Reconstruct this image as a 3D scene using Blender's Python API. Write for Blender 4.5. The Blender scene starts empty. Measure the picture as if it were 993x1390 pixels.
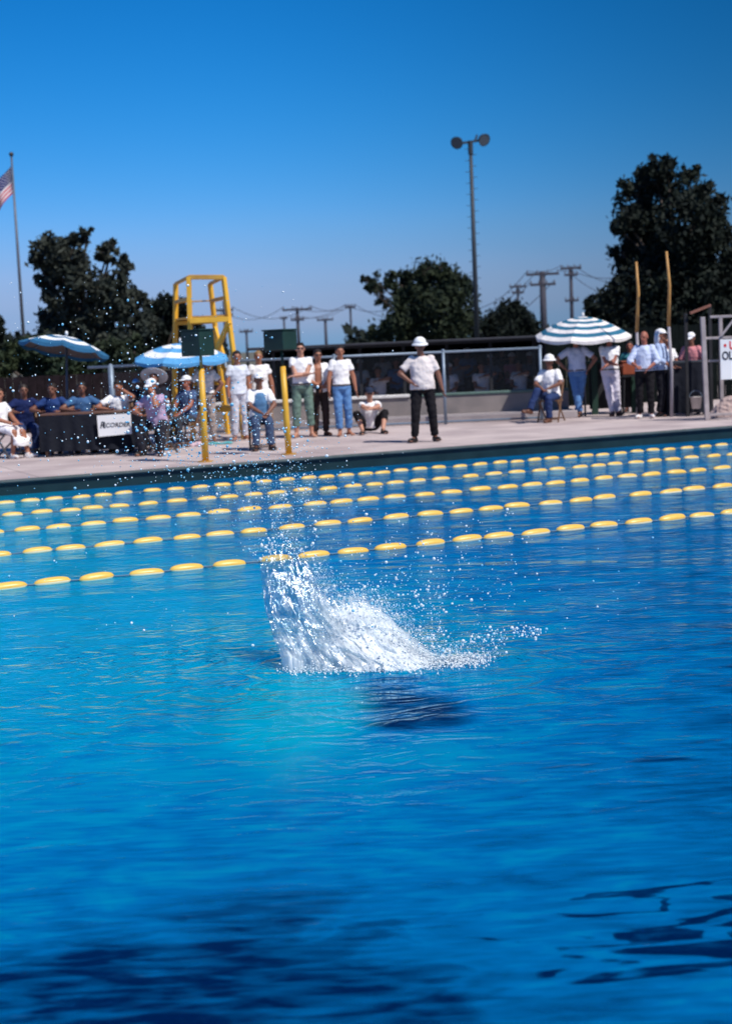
import bpy, bmesh, math, random
import numpy as np
from mathutils import Vector, Matrix, Euler, noise as mnoise
R = math.radians
random.seed(7); rng = np.random.default_rng(7)
scene = bpy.context.scene
col = scene.collection

# ------------------------------------------------------------------ camera
CAMZ = 1.95            # eye height above the water (water is z = 0)
DECK = 0.23            # deck height above the water
FPX = 2070.0           # focal length in photo pixels
cam_d = bpy.data.cameras.new('camera'); cam = bpy.data.objects.new('camera', cam_d); col.objects.link(cam)
cam_d.sensor_fit = 'HORIZONTAL'; cam_d.sensor_width = 36.0; cam_d.lens = 36.0*FPX/993.0
cam_d.clip_start = 0.1; cam_d.clip_end = 6000
PITCH = math.atan(225/FPX); ROLL = R(2.5)
ROT = (Euler((math.pi/2-PITCH, 0, 0)).to_matrix() @ Matrix.Rotation(-ROLL, 3, 'Z'))
cam.matrix_world = Matrix.Translation((0, 0, CAMZ)) @ ROT.to_4x4()
cam_d.dof.use_dof = True; cam_d.dof.focus_distance = 10.0; cam_d.dof.aperture_fstop = 3.6
scene.camera = cam

# ------------------------------------------------------------------ sky, sun, exposure
SUNV = Vector((0.43, -0.42, 0.80)).normalized()
elev = math.asin(SUNV.z); az = math.atan2(SUNV.x, SUNV.y)
world = bpy.data.worlds.new('World'); scene.world = world; world.use_nodes = True
nt = world.node_tree; nt.nodes.clear()
def N(nt, t, **kw):
    n = nt.nodes.new(t)
    for k, v in kw.items():
        if k.startswith('i_'): n.inputs[k[2:]].default_value = v
        else: setattr(n, k, v)
    return n
sky = N(nt, 'ShaderNodeTexSky', sky_type='NISHITA', sun_disc=False)
sky.sun_elevation = elev; sky.sun_rotation = az; sky.altitude = 100
sky.air_density = 1.0; sky.dust_density = 0.6; sky.ozone_density = 4.0
hsv = N(nt, 'ShaderNodeHueSaturation'); hsv.inputs['Saturation'].default_value = 1.22; hsv.inputs['Hue'].default_value = 0.497
gam = N(nt, 'ShaderNodeGamma'); gam.inputs['Gamma'].default_value = 1.0
# faint lilac smog bank low over the horizon
tc = N(nt, 'ShaderNodeTexCoord'); sep = N(nt, 'ShaderNodeSeparateXYZ')
nt.links.new(tc.outputs['Generated'], sep.inputs[0])
nz = N(nt, 'ShaderNodeTexNoise'); nz.inputs['Scale'].default_value = 5; nz.inputs['Detail'].default_value = 3
mp = N(nt, 'ShaderNodeMapping'); mp.inputs['Scale'].default_value = (1, 1, 4)
nt.links.new(tc.outputs['Generated'], mp.inputs[0]); nt.links.new(mp.outputs[0], nz.inputs['Vector'])
ad = N(nt, 'ShaderNodeMath', operation='MULTIPLY_ADD'); ad.inputs[1].default_value = 0.06
nt.links.new(nz.outputs['Fac'], ad.inputs[0]); nt.links.new(sep.outputs['Z'], ad.inputs[2])
mr = N(nt, 'ShaderNodeMapRange'); mr.inputs['From Min'].default_value = 0.045; mr.inputs['From Max'].default_value = 0.12
mr.inputs['To Min'].default_value = 0.6; mr.inputs['To Max'].default_value = 0.0
nt.links.new(ad.outputs[0], mr.inputs['Value'])
mx = N(nt, 'ShaderNodeMix', data_type='RGBA')
mx.inputs['B'].default_value = (1.6, 4.4, 8.0, 1)
bg = N(nt, 'ShaderNodeBackground'); bg.inputs['Strength'].default_value = 0.085
wo = N(nt, 'ShaderNodeOutputWorld')
nt.links.new(sky.outputs[0], hsv.inputs['Color']); nt.links.new(hsv.outputs[0], gam.inputs[0])
tint = N(nt, 'ShaderNodeMix', data_type='RGBA', blend_type='MULTIPLY'); tint.inputs['Factor'].default_value = 1; tint.inputs['B'].default_value = (.62, 1.10, 1.75, 1)
nt.links.new(gam.outputs[0], tint.inputs['A']); sc_ = N(nt, 'ShaderNodeSeparateColor'); cc_ = N(nt, 'ShaderNodeCombineColor'); nt.links.new(tint.outputs['Result'], sc_.inputs[0])
pw = N(nt, 'ShaderNodeMath', operation='POWER'); pw.inputs[1].default_value = 2.6; nt.links.new(sc_.outputs[0], pw.inputs[0])
pm = N(nt, 'ShaderNodeMath', operation='MULTIPLY'); pm.inputs[1].default_value = .256; nt.links.new(pw.outputs[0], pm.inputs[0]); nt.links.new(pm.outputs[0], cc_.inputs[0])
for k_, f_ in ((1, .85), (2, .90)):
    q_ = N(nt, 'ShaderNodeMath', operation='MULTIPLY'); q_.inputs[1].default_value = f_; nt.links.new(sc_.outputs[k_], q_.inputs[0]); nt.links.new(q_.outputs[0], cc_.inputs[k_])
nt.links.new(cc_.outputs[0], mx.inputs['A']); nt.links.new(mr.outputs[0], mx.inputs['Factor'])
px_ = N(nt, 'ShaderNodeMapRange', interpolation_type='SMOOTHSTEP'); px_.inputs['From Min'].default_value = -.12; px_.inputs['From Max'].default_value = .34; px_.inputs['To Min'].default_value = 1.0; px_.inputs['To Max'].default_value = .52
nt.links.new(sep.outputs['X'], px_.inputs['Value'])   # the film's polarised darkening of the sky towards one side
pz_ = N(nt, 'ShaderNodeMapRange'); pz_.inputs['From Min'].default_value = .08; pz_.inputs['From Max'].default_value = .36; pz_.inputs['To Min'].default_value = 1.0; pz_.inputs['To Max'].default_value = .70
nt.links.new(sep.outputs['Z'], pz_.inputs['Value'])
pp_ = N(nt, 'ShaderNodeMath', operation='MULTIPLY'); nt.links.new(px_.outputs[0], pp_.inputs[0]); nt.links.new(pz_.outputs[0], pp_.inputs[1])
vm_ = N(nt, 'ShaderNodeVectorMath', operation='SCALE'); nt.links.new(mx.outputs['Result'], vm_.inputs[0]); nt.links.new(pp_.outputs[0], vm_.inputs['Scale']); nt.links.new(vm_.outputs[0], bg.inputs[0]); nt.links.new(bg.outputs[0], wo.inputs[0])
sd = bpy.data.lights.new('sun', 'SUN'); sd.energy = 4.6; sd.angle = R(0.5); sd.color = (1.0, 0.95, 0.88)
sun = bpy.data.objects.new('sun', sd); col.objects.link(sun)
sun.rotation_euler = SUNV.to_track_quat('Z', 'Y').to_euler()
scene.view_settings.view_transform = 'Standard'; scene.view_settings.look = 'None'
scene.view_settings.exposure = 0.0; scene.view_settings.gamma = 1.0
scene.render.engine = 'CYCLES'
scene.cycles.max_bounces = 8; scene.cycles.transparent_max_bounces = 24

# ------------------------------------------------------------------ pixel helpers
def ray(px, py): return ROT @ Vector(((px-496.5)/FPX, -(py-695)/FPX, -1.0))
def G(px, py, z=DECK):                       # the point of a level plane seen at a photo pixel
    d = ray(px, py); t = (z-CAMZ)/d.z; return Vector((0, 0, CAMZ)) + d*t
def P(px, py, Y):                            # the point at distance Y seen at a photo pixel
    d = ray(px, py); return Vector((0, 0, CAMZ)) + d*(Y/d.y)

# ------------------------------------------------------------------ materials
MATS = {}
def mat(name, c, rough=0.6, var=0.12, scale=8.0, spec=0.4, metal=0.0, bump=0.0, c2=None, detail=5, emis=None):
    if name in MATS: return MATS[name]
    m = bpy.data.materials.new(name); m.use_nodes = True; t = m.node_tree; b = t.nodes['Principled BSDF']
    b.inputs['Roughness'].default_value = rough; b.inputs['Specular IOR Level'].default_value = spec; b.inputs['Metallic'].default_value = metal
    g = N(t, 'ShaderNodeTexCoord'); n = N(t, 'ShaderNodeTexNoise'); n.inputs['Scale'].default_value = scale; n.inputs['Detail'].default_value = detail
    t.links.new(g.outputs['Object'], n.inputs['Vector'])
    r = N(t, 'ShaderNodeValToRGB')
    if c2 is None:
        r.color_ramp.elements[0].color = tuple(max(0, x*(1-var)) for x in c)+(1,)
        r.color_ramp.elements[1].color = tuple(min(1, x*(1+var)) for x in c)+(1,)
    else:
        r.color_ramp.elements[0].color = tuple(c)+(1,); r.color_ramp.elements[1].color = tuple(c2)+(1,)
    r.color_ramp.elements[0].position = 0.32; r.color_ramp.elements[1].position = 0.68
    t.links.new(n.outputs['Fac'], r.inputs[0]); t.links.new(r.outputs[0], b.inputs['Base Color'])
    if bump:
        bp = N(t, 'ShaderNodeBump'); bp.inputs['Strength'].default_value = 1; bp.inputs['Distance'].default_value = bump
        t.links.new(n.outputs['Fac'], bp.inputs['Height']); t.links.new(bp.outputs[0], b.inputs['Normal'])
    MATS[name] = m; return m
def cloth(name, c, var=0.08): return mat('cloth_'+name, c, rough=0.85, var=var, scale=9, spec=0.15, bump=0.02, detail=2)

# ------------------------------------------------------------------ object helpers
def tag(o, label=None, cat=None, group=None, kind=None):
    if label: o['label'] = label
    if cat: o['category'] = cat
    if group: o['group'] = group
    if kind: o['kind'] = kind
    return o
def empty(name, loc, rz=0, label=None, cat=None, group=None):
    o = bpy.data.objects.new(name, None); col.objects.link(o); o.location = loc; o.rotation_euler = (0, 0, rz)
    o.empty_display_size = 0.2
    return tag(o, label, cat, group)
def link(name, me, m, parent=None):
    o = bpy.data.objects.new(name, me); col.objects.link(o)
    if m is not None:
        for x in (m if isinstance(m, (list, tuple)) else [m]): me.materials.append(x)
    if parent is not None: o.parent = parent
    return o
def build(name, bm, m, parent=None, smooth=False):
    bmesh.ops.recalc_face_normals(bm, faces=bm.faces)
    me = bpy.data.meshes.new(name); bm.to_mesh(me); bm.free()
    if smooth: me.polygons.foreach_set('use_smooth', [True]*len(me.polygons))
    return link(name, me, m, parent)
def npmesh(name, V, F, m, parent=None, smooth=False, mi=None):
    V = np.asarray(V, dtype=np.float32); F = np.asarray(F, dtype=np.int32); k = F.shape[1]
    me = bpy.data.meshes.new(name); me.vertices.add(len(V)); me.vertices.foreach_set('co', V.ravel())
    me.loops.add(F.size); me.loops.foreach_set('vertex_index', F.ravel())
    me.polygons.add(len(F)); me.polygons.foreach_set('loop_start', np.arange(0, F.size, k, dtype=np.int32))
    me.update(calc_edges=True)
    if smooth: me.polygons.foreach_set('use_smooth', [True]*len(F))
    if mi is not None: me.polygons.foreach_set('material_index', np.asarray(mi, dtype=np.int32))
    return link(name, me, m, parent)
def box(bm, lo, hi, mtx=None, bevel=0):
    lo, hi = Vector(lo), Vector(hi); c = (lo+hi)/2; s = hi-lo
    r = bmesh.ops.create_cube(bm, size=1.0); vs = r['verts']
    for v in vs: v.co = Vector((v.co.x*s.x, v.co.y*s.y, v.co.z*s.z)) + c
    if bevel:
        es = set(e for v in vs for e in v.link_edges)
        b = bmesh.ops.bevel(bm, geom=list(es), offset=bevel, segments=1, affect='EDGES')
        vs = list(set(v for f in b['faces'] for v in f.verts) | set(v for v in vs if v.is_valid))
    if mtx is not None:
        for v in vs: v.co = mtx @ v.co
    return vs
def frame_of(a, b):
    z = (Vector(b)-Vector(a)); L = z.length; z = z/L if L > 1e-9 else Vector((0, 0, 1))
    x = Vector((0, 0, 1)).cross(z)
    if x.length < 1e-3: x = Vector((1, 0, 0))
    x.normalize(); y = z.cross(x)
    return x, y, z, L
def tube(bm, pts, rad, seg=10, caps=True):
    """tapered tube through points; rad a number or a list"""
    pts = [Vector(p) for p in pts]; n = len(pts)
    if not isinstance(rad, (list, tuple)): rad = [rad]*n
    x, y, z, L = frame_of(pts[0], pts[1]); rings = []
    for i, p in enumerate(pts):
        d = (pts[min(i+1, n-1)]-pts[max(i-1, 0)]).normalized()
        x = (x - d*x.dot(d)); x = x.normalized() if x.length > 1e-6 else frame_of(pts[0], pts[1])[0]; y = d.cross(x)
        rings.append([bm.verts.new(p + x*math.cos(a)*rad[i] + y*math.sin(a)*rad[i]) for a in [2*math.pi*k/seg for k in range(seg)]])
    for i in range(n-1):
        for k in range(seg):
            bm.faces.new((rings[i][k], rings[i][(k+1) % seg], rings[i+1][(k+1) % seg], rings[i+1][k]))
    if caps: bm.faces.new(rings[0][::-1]); bm.faces.new(rings[-1])
def beam(bm, a, b, w, h=None, up=(0, 0, 1)):
    """rectangular bar from a to b"""
    a, b = Vector(a), Vector(b); h = w if h is None else h
    z = (b-a).normalized(); x = Vector(up).cross(z)
    if x.length < 1e-3: x = Vector((1, 0, 0))
    x.normalize(); y = z.cross(x)
    v = []
    for p in (a, b):
        for sx, sy in ((-1, -1), (1, -1), (1, 1), (-1, 1)): v.append(bm.verts.new(p + x*sx*w/2 + y*sy*h/2))
    for f in ((0, 1, 2, 3), (7, 6, 5, 4), (0, 4, 5, 1), (1, 5, 6, 2), (2, 6, 7, 3), (3, 7, 4, 0)): bm.faces.new([v[i] for i in f])
def ell(bm, c, r, rot=None, seg=16, rings=10, half=None):
    c = Vector(c); res = bmesh.ops.create_uvsphere(bm, u_segments=seg, v_segments=rings, radius=1.0)
    vs = res['verts']
    for v in vs:
        p = Vector((v.co.x*r[0], v.co.y*r[1], v.co.z*r[2]))
        if half is not None and p.z < half: p.z = half
        v.co = ((rot @ p) if rot is not None else p) + c
    return vs
def cap(bm, a, b, ra, rb, round_ends=True, seg=12):
    tube(bm, [a, b], [ra, rb], seg)
    if round_ends:
        ell(bm, a, (ra*.995,)*3, seg=seg, rings=8); ell(bm, b, (rb*.995,)*3, seg=seg, rings=8)
def loft(bm, rings, seg=20):
    """rings: (centre, xaxis*rx, yaxis*ry)"""
    rr = []
    for c, ax, ay in rings:
        rr.append([bm.verts.new(c + ax*math.cos(a) + ay*math.sin(a)) for a in [2*math.pi*k/seg for k in range(seg)]])
    for i in range(len(rr)-1):
        for k in range(seg): bm.faces.new((rr[i][k], rr[i][(k+1) % seg], rr[i+1][(k+1) % seg], rr[i+1][k]))
    bm.faces.new(rr[0][::-1]); bm.faces.new(rr[-1])
def remesh(bm, voxel, smooth=4, wrinkle=0.0, name='tmp'):
    bmesh.ops.recalc_face_normals(bm, faces=bm.faces)
    me = bpy.data.meshes.new(name); bm.to_mesh(me); bm.free()
    o = bpy.data.objects.new('tmp_remesh', me); col.objects.link(o)
    md = o.modifiers.new('r', 'REMESH'); md.mode = 'VOXEL'; md.voxel_size = voxel
    if smooth: sm = o.modifiers.new('s', 'SMOOTH'); sm.factor = 0.5; sm.iterations = smooth
    dg = bpy.context.evaluated_depsgraph_get(); ev = o.evaluated_get(dg)
    out = bpy.data.meshes.new_from_object(ev); out.name = name
    bpy.data.objects.remove(o); bpy.data.meshes.remove(me)
    if wrinkle:
        n = len(out.vertices); co = np.empty(n*3, np.float32); no = np.empty(n*3, np.float32)
        out.vertices.foreach_get('co', co); out.vertex_normals.foreach_get('vector', no)
        co = co.reshape(-1, 3); no = no.reshape(-1, 3)
        d = np.array([mnoise.noise(Vector((p[0]*9+3, p[1]*9, p[2]*16))) + .6*mnoise.noise(Vector((p[0]*22, p[1]*22, p[2]*14+5))) for p in co])
        co += no*(d*wrinkle)[:, None]; out.vertices.foreach_set('co', co.ravel())
    out.polygons.foreach_set('use_smooth', [True]*len(out.polygons)); out.update()
    return out
def copy_tree(o, parent=None):
    c = o.copy(); col.objects.link(c)
    if parent is not None: c.parent = parent
    for ch in [x for x in bpy.data.objects if x.parent == o]: copy_tree(ch, c)
    return c

# ------------------------------------------------------------------ the pool, its frame and water
VPX, VPY = 5145.0, 266.0
dv = ray(VPX, VPY); ANG = math.atan2(dv.y, dv.x)
U = Vector((math.cos(ANG), math.sin(ANG), 0)); Vv = Vector((-math.sin(ANG), math.cos(ANG), 0))
def W(u, v, z=0): return U*u + Vv*v + Vector((0, 0, z))
EDGE = (G(0, 651).dot(Vv) + G(500, 613).dot(Vv) + G(993, 580).dot(Vv))/3
U0, U1, V0 = -24.0, 26.0, 0.35
FLOOR = -1.9
concrete = mat('deck_concrete', (0.62, 0.52, 0.50), rough=0.85, scale=1.3, c2=(0.50, 0.42, 0.41), detail=9, spec=0.2, bump=0.004)
dirt = mat('ground_dirt', (0.16, 0.14, 0.12), rough=0.95, scale=0.3, c2=(0.10, 0.11, 0.07), detail=8)
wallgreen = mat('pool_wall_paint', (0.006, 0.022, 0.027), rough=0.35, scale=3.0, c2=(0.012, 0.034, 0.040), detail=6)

def ring_sheet(name, a, b, z, m, hole, kind='structure'):
    (u0, v0), (u1, v1) = a, b; (hu0, hv0), (hu1, hv1) = hole
    bm = bmesh.new()
    us = [u0, hu0, hu1, u1]; vs = [v0, hv0, hv1, v1]
    g = [[bm.verts.new(W(u, v, z)) for v in vs] for u in us]
    for i in range(3):
        for j in range(3):
            if i == 1 and j == 1: continue
            bm.faces.new((g[i][j], g[i+1][j], g[i+1][j+1], g[i][j+1]))
    o = build(name, bm, m); return tag(o, kind=kind)
ring_sheet('ground', (-3000, -3000), (3000, 3000), DECK-0.02, dirt, ((U0-.4, V0-.4), (U1+.4, EDGE+.4)))
# deck: a slab with joints, projecting slightly over the pool wall
def deck_material():
    m = concrete; t = m.node_tree; b = t.nodes['Principled BSDF']
    src = b.inputs['Base Color'].links[0].from_socket
    g = N(t, 'ShaderNodeNewGeometry'); mp = N(t, 'ShaderNodeMapping'); mp.inputs['Rotation'].default_value = (0, 0, -ANG)
    br = N(t, 'ShaderNodeTexBrick'); br.offset = 0; br.inputs['Scale'].default_value = 1.0
    br.inputs['Brick Width'].default_value = 2.4; br.inputs['Row Height'].default_value = 2.4; br.inputs['Mortar Size'].default_value = 0.012
    br.inputs['Color1'].default_value = (1, 1, 1, 1); br.inputs['Color2'].default_value = (.93, .93, .93, 1); br.inputs['Mortar'].default_value = (.5, .5, .5, 1)
    t.links.new(g.outputs['Position'], mp.inputs[0]); t.links.new(mp.outputs[0], br.inputs['Vector'])
    n2 = N(t, 'ShaderNodeTexNoise'); n2.inputs['Scale'].default_value = 0.7; n2.inputs['Detail'].default_value = 6
    t.links.new(g.outputs['Position'], n2.inputs['Vector'])
    rp = N(t, 'ShaderNodeValToRGB'); rp.color_ramp.elements[0].position = .38; rp.color_ramp.elements[0].color = (.80, .78, .80, 1); rp.color_ramp.elements[1].position = .55; rp.color_ramp.elements[1].color = (1, 1, 1, 1)
    t.links.new(n2.outputs['Fac'], rp.inputs[0])
    mu = N(t, 'ShaderNodeMix', data_type='RGBA', blend_type='MULTIPLY'); mu.inputs['Factor'].default_value = 1
    mu2 = N(t, 'ShaderNodeMix', data_type='RGBA', blend_type='MULTIPLY'); mu2.inputs['Factor'].default_value = 1
    t.links.new(src, mu.inputs['A']); t.links.new(br.outputs['Color'], mu.inputs['B'])
    t.links.new(mu.outputs['Result'], mu2.inputs['A']); t.links.new(rp.outputs[0], mu2.inputs['B'])
    t.links.new(mu2.outputs['Result'], b.inputs['Base Color'])
deck_material()
ring_sheet('pool_deck', (U0-12, -8), (U1+14, EDGE+17), DECK, concrete, ((U0, V0), (U1, EDGE)))
bm = bmesh.new()                                   # rounded lip of the deck along the far edge
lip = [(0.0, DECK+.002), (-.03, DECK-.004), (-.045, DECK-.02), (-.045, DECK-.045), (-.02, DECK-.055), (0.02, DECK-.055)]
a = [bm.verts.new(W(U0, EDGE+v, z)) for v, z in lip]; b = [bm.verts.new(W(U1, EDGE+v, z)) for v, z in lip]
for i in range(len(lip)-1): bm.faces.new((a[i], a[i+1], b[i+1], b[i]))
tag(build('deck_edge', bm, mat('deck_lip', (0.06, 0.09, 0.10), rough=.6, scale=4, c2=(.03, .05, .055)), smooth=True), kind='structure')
# pool basin
def basin_floor_mat():
    m = bpy.data.materials.new('basin_plaster'); m.use_nodes = True; t = m.node_tree; b = t.nodes['Principled BSDF']
    b.inputs['Roughness'].default_value = 0.8
    g = N(t, 'ShaderNodeNewGeometry'); n = N(t, 'ShaderNodeTexNoise'); n.inputs['Scale'].default_value = 2.0; n.inputs['Detail'].default_value = 5
    t.links.new(g.outputs['Position'], n.inputs['Vector'])
    r = N(t, 'ShaderNodeValToRGB'); r.color_ramp.elements[0].position = .40; r.color_ramp.elements[1].position = .56; n.inputs['Distortion'].default_value = .8
    r.color_ramp.elements[0].color = (0.34, 0.66, 0.74, 1); r.color_ramp.elements[1].color = (0.60, 0.95, 0.98, 1)  # mottled base colour stands in for rippling light on the floor
    t.links.new(n.outputs['Fac'], r.inputs[0]); t.links.new(r.outputs[0], b.inputs['Base Color'])
    return m
plaster = basin_floor_mat()
def sstep(a, b, x): t = max(0, min(1, (x-a)/(b-a))); return t*t*(3-2*t)
def floor_z(u, v):                                  # shallow at the far left, falling to a diving well on the near side
    return -1.25 - 1.15*(1-sstep(6.8, 12.5, v)) - 0.6*sstep(3.5, 7.5, u)*(1-sstep(14, 20, v)) - 4.5*(1-sstep(6.0, 8.2, v))*(1-sstep(1.2, 2.8, u))
us_ = list(np.arange(U0, -4, 2.0)) + list(np.arange(-4, 8, .2)) + list(np.arange(8, U1, 2.0)) + [U1]; vs_ = list(np.arange(V0, 10, .2)) + list(np.arange(10, EDGE, 1.5)) + [EDGE]
FV = [tuple(W(u, v, floor_z(u, v))) for u in us_ for v in vs_]; nv_ = len(vs_)
tag(npmesh('pool_floor', FV, [(i*nv_+j, (i+1)*nv_+j, (i+1)*nv_+j+1, i*nv_+j+1) for i in range(len(us_)-1) for j in range(nv_-1)], plaster, smooth=True), kind='structure')
bm = bmesh.new()
for (p0, p1) in (((U0, V0), (U1, V0)), ((U1, V0), (U1, EDGE)), ((U1, EDGE), (U0, EDGE)), ((U0, EDGE), (U0, V0))):
    bm.faces.new([bm.verts.new(x) for x in (W(*p0, DECK-.004), W(*p1, DECK-.004), W(*p1, -5), W(*p0, -5))])
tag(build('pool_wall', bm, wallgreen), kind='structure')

# lane ropes: distance of each from pixels along it
rope_px = [[(20, 679.5), (232, 663), (991, 601.7), (737, 622)], [(54, 694.7), (297, 673), (991, 615), (646, 644.5)],
           [(43, 717), (289, 694.7), (976, 634), (611, 665.6)], [(26, 748.5), (375, 716), (979, 659), (621, 692)],
           [(33, 792), (219, 773.5), (961, 697), (646, 728)]]
ROPE_V = [sum(G(x, y, 0.03).dot(Vv) for x, y in L)/len(L) for L in rope_px]
print('EDGE', EDGE, 'ROPES', ROPE_V, 'ANG', math.degrees(ANG))

SPL = G(470, 905, 0)                                # foot of the splash
def water_material():
    m = bpy.data.materials.new('pool_water'); m.use_nodes = True; t = m.node_tree; t.nodes.clear()
    o = N(t, 'ShaderNodeOutputMaterial'); g = N(t, 'ShaderNodeNewGeometry')
    def math_(op, a, b=None, c=None):
        n = N(t, 'ShaderNodeMath', operation=op)
        for i, x in enumerate((a, b, c)):
            if x is None: continue
            if isinstance(x, (int, float)): n.inputs[i].default_value = x
            else: t.links.new(x, n.inputs[i])
        return n.outputs[0]
    mp = N(t, 'ShaderNodeMapping'); mp.inputs['Rotation'].default_value = (0, 0, R(-14)); mp.inputs['Scale'].default_value = (0.55, 1, 1)
    t.links.new(g.outputs['Position'], mp.inputs[0])
    def noise(scale, detail, vec=mp.outputs[0], dist=0.0):
        n = N(t, 'ShaderNodeTexNoise'); n.inputs['Scale'].default_value = scale; n.inputs['Detail'].default_value = detail; n.inputs['Distortion'].default_value = dist
        t.links.new(vec, n.inputs['Vector']); return n.outputs['Fac']
    big = noise(0.9, 2, dist=.6); mid = noise(3.6, 3, dist=.8); small = noise(14, 3)
    patch = noise(0.35, 2)
    # ring waves running out from the splash
    sub = N(t, 'ShaderNodeVectorMath', operation='DISTANCE'); t.links.new(g.outputs['Position'], sub.inputs[0]); sub.inputs[1].default_value = tuple(SPL)
    d = sub.outputs['Value']
    ringw = math_('SINE', math_('MULTIPLY', math_('ADD', d, math_('MULTIPLY', mid, 1.1)), 21.0))
    fall = math_('MULTIPLY', math_('EXPONENT', math_('MULTIPLY', d, -1.1)), 0.014)
    chop = math_('MULTIPLY_ADD', patch, 1.6, -0.25)
    h = math_('MULTIPLY', big, 0.045)
    h = math_('ADD', h, math_('MULTIPLY', math_('MULTIPLY', mid, chop), 0.026))
    h = math_('ADD', h, math_('MULTIPLY', math_('MULTIPLY', small, chop), 0.0085))
    h = math_('ADD', h, math_('MULTIPLY', ringw, fall))
    bp = N(t, 'ShaderNodeBump'); bp.inputs['Strength'].default_value = 1; bp.inputs['Distance'].default_value = 1
    t.links.new(h, bp.inputs['Height'])
    nrm = bp.outputs[0]
    gl = N(t, 'ShaderNodeBsdfGlossy'); gl.inputs['Roughness'].default_value = 0.04; gl.inputs['Color'].default_value = (.55, .86, 1, 1)
    rf = N(t, 'ShaderNodeBsdfRefraction'); rf.inputs['IOR'].default_value = 1.33; rf.inputs['Roughness'].default_value = 0.02; rf.inputs['Color'].default_value = (.75, .95, 1, 1)
    tr = N(t, 'ShaderNodeBsdfTransparent'); tr.inputs['Color'].default_value = (.75, .95, 1, 1)
    df = N(t, 'ShaderNodeBsdfDiffuse'); df.inputs['Color'].default_value = (0.0, 0.37, 0.64, 1)
    for n in (gl, rf, df): t.links.new(nrm, n.inputs['Normal'])
    def dot_(vec):
        n = N(t, 'ShaderNodeVectorMath', operation='DOT_PRODUCT'); t.links.new(g.outputs['Position'], n.inputs[0]); n.inputs[1].default_value = tuple(vec); return n.outputs['Value']
    def smooth(x, lo, hi, a=0.0, b=1.0):
        n = N(t, 'ShaderNodeMapRange', interpolation_type='SMOOTHSTEP')
        for k, v in (('From Min', lo), ('From Max', hi), ('To Min', a), ('To Max', b)): n.inputs[k].default_value = v
        t.links.new(x, n.inputs['Value']); return n.outputs[0]
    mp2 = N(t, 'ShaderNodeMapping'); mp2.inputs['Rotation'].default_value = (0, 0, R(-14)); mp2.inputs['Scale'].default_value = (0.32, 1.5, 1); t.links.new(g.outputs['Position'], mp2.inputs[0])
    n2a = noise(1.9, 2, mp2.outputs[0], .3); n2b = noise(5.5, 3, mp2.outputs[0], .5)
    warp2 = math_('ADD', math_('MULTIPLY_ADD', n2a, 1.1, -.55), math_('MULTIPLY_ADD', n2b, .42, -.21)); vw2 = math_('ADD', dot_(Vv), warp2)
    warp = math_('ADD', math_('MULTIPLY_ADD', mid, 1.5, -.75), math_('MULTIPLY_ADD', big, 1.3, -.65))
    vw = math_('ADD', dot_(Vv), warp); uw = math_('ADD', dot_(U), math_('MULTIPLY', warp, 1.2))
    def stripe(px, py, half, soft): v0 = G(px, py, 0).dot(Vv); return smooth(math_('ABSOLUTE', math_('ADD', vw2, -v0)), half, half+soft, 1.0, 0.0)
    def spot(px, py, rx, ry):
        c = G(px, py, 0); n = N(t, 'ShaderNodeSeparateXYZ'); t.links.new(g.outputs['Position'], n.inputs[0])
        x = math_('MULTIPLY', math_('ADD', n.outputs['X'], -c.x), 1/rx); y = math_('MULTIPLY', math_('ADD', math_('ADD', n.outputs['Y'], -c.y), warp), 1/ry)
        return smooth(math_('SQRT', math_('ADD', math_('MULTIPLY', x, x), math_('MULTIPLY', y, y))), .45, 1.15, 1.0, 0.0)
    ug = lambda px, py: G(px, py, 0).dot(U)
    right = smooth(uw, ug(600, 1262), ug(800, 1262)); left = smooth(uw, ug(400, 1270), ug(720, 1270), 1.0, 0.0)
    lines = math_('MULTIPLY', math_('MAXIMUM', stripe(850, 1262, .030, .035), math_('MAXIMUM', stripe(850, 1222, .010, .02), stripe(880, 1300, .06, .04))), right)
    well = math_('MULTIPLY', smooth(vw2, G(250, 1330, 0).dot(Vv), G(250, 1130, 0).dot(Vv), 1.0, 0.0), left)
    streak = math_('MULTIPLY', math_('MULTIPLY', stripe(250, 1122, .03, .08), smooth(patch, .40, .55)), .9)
    under = math_('MULTIPLY', spot(545, 962, .50, .75), .9)  # dark patch by the splash, painted into the body colour
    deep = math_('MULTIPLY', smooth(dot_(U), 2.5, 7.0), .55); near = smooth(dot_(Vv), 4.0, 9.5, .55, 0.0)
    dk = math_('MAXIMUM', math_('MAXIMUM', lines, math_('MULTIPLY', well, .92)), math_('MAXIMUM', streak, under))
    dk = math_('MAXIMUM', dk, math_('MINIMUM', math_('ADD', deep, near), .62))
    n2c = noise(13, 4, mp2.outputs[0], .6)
    dk = math_('ADD', dk, math_('MULTIPLY', math_('MULTIPLY_ADD', n2c, 1.5, -.75), math_('MULTIPLY_ADD', patch, 1.4, -.1)))  # fine ripple light and dark put into the body colour
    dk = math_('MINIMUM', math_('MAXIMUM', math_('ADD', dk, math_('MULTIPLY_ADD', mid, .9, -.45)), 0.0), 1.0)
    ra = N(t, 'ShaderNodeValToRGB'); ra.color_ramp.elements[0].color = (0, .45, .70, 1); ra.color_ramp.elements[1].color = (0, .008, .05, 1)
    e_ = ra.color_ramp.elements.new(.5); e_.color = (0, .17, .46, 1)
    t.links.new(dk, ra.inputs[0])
    # reflection of the splash, painted into the body colour as a bright cyan spot
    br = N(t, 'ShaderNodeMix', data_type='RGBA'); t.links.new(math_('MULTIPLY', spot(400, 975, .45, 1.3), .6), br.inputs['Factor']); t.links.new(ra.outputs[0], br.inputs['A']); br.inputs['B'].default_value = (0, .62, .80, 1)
    t.links.new(br.outputs['Result'], df.inputs['Color'])
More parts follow.
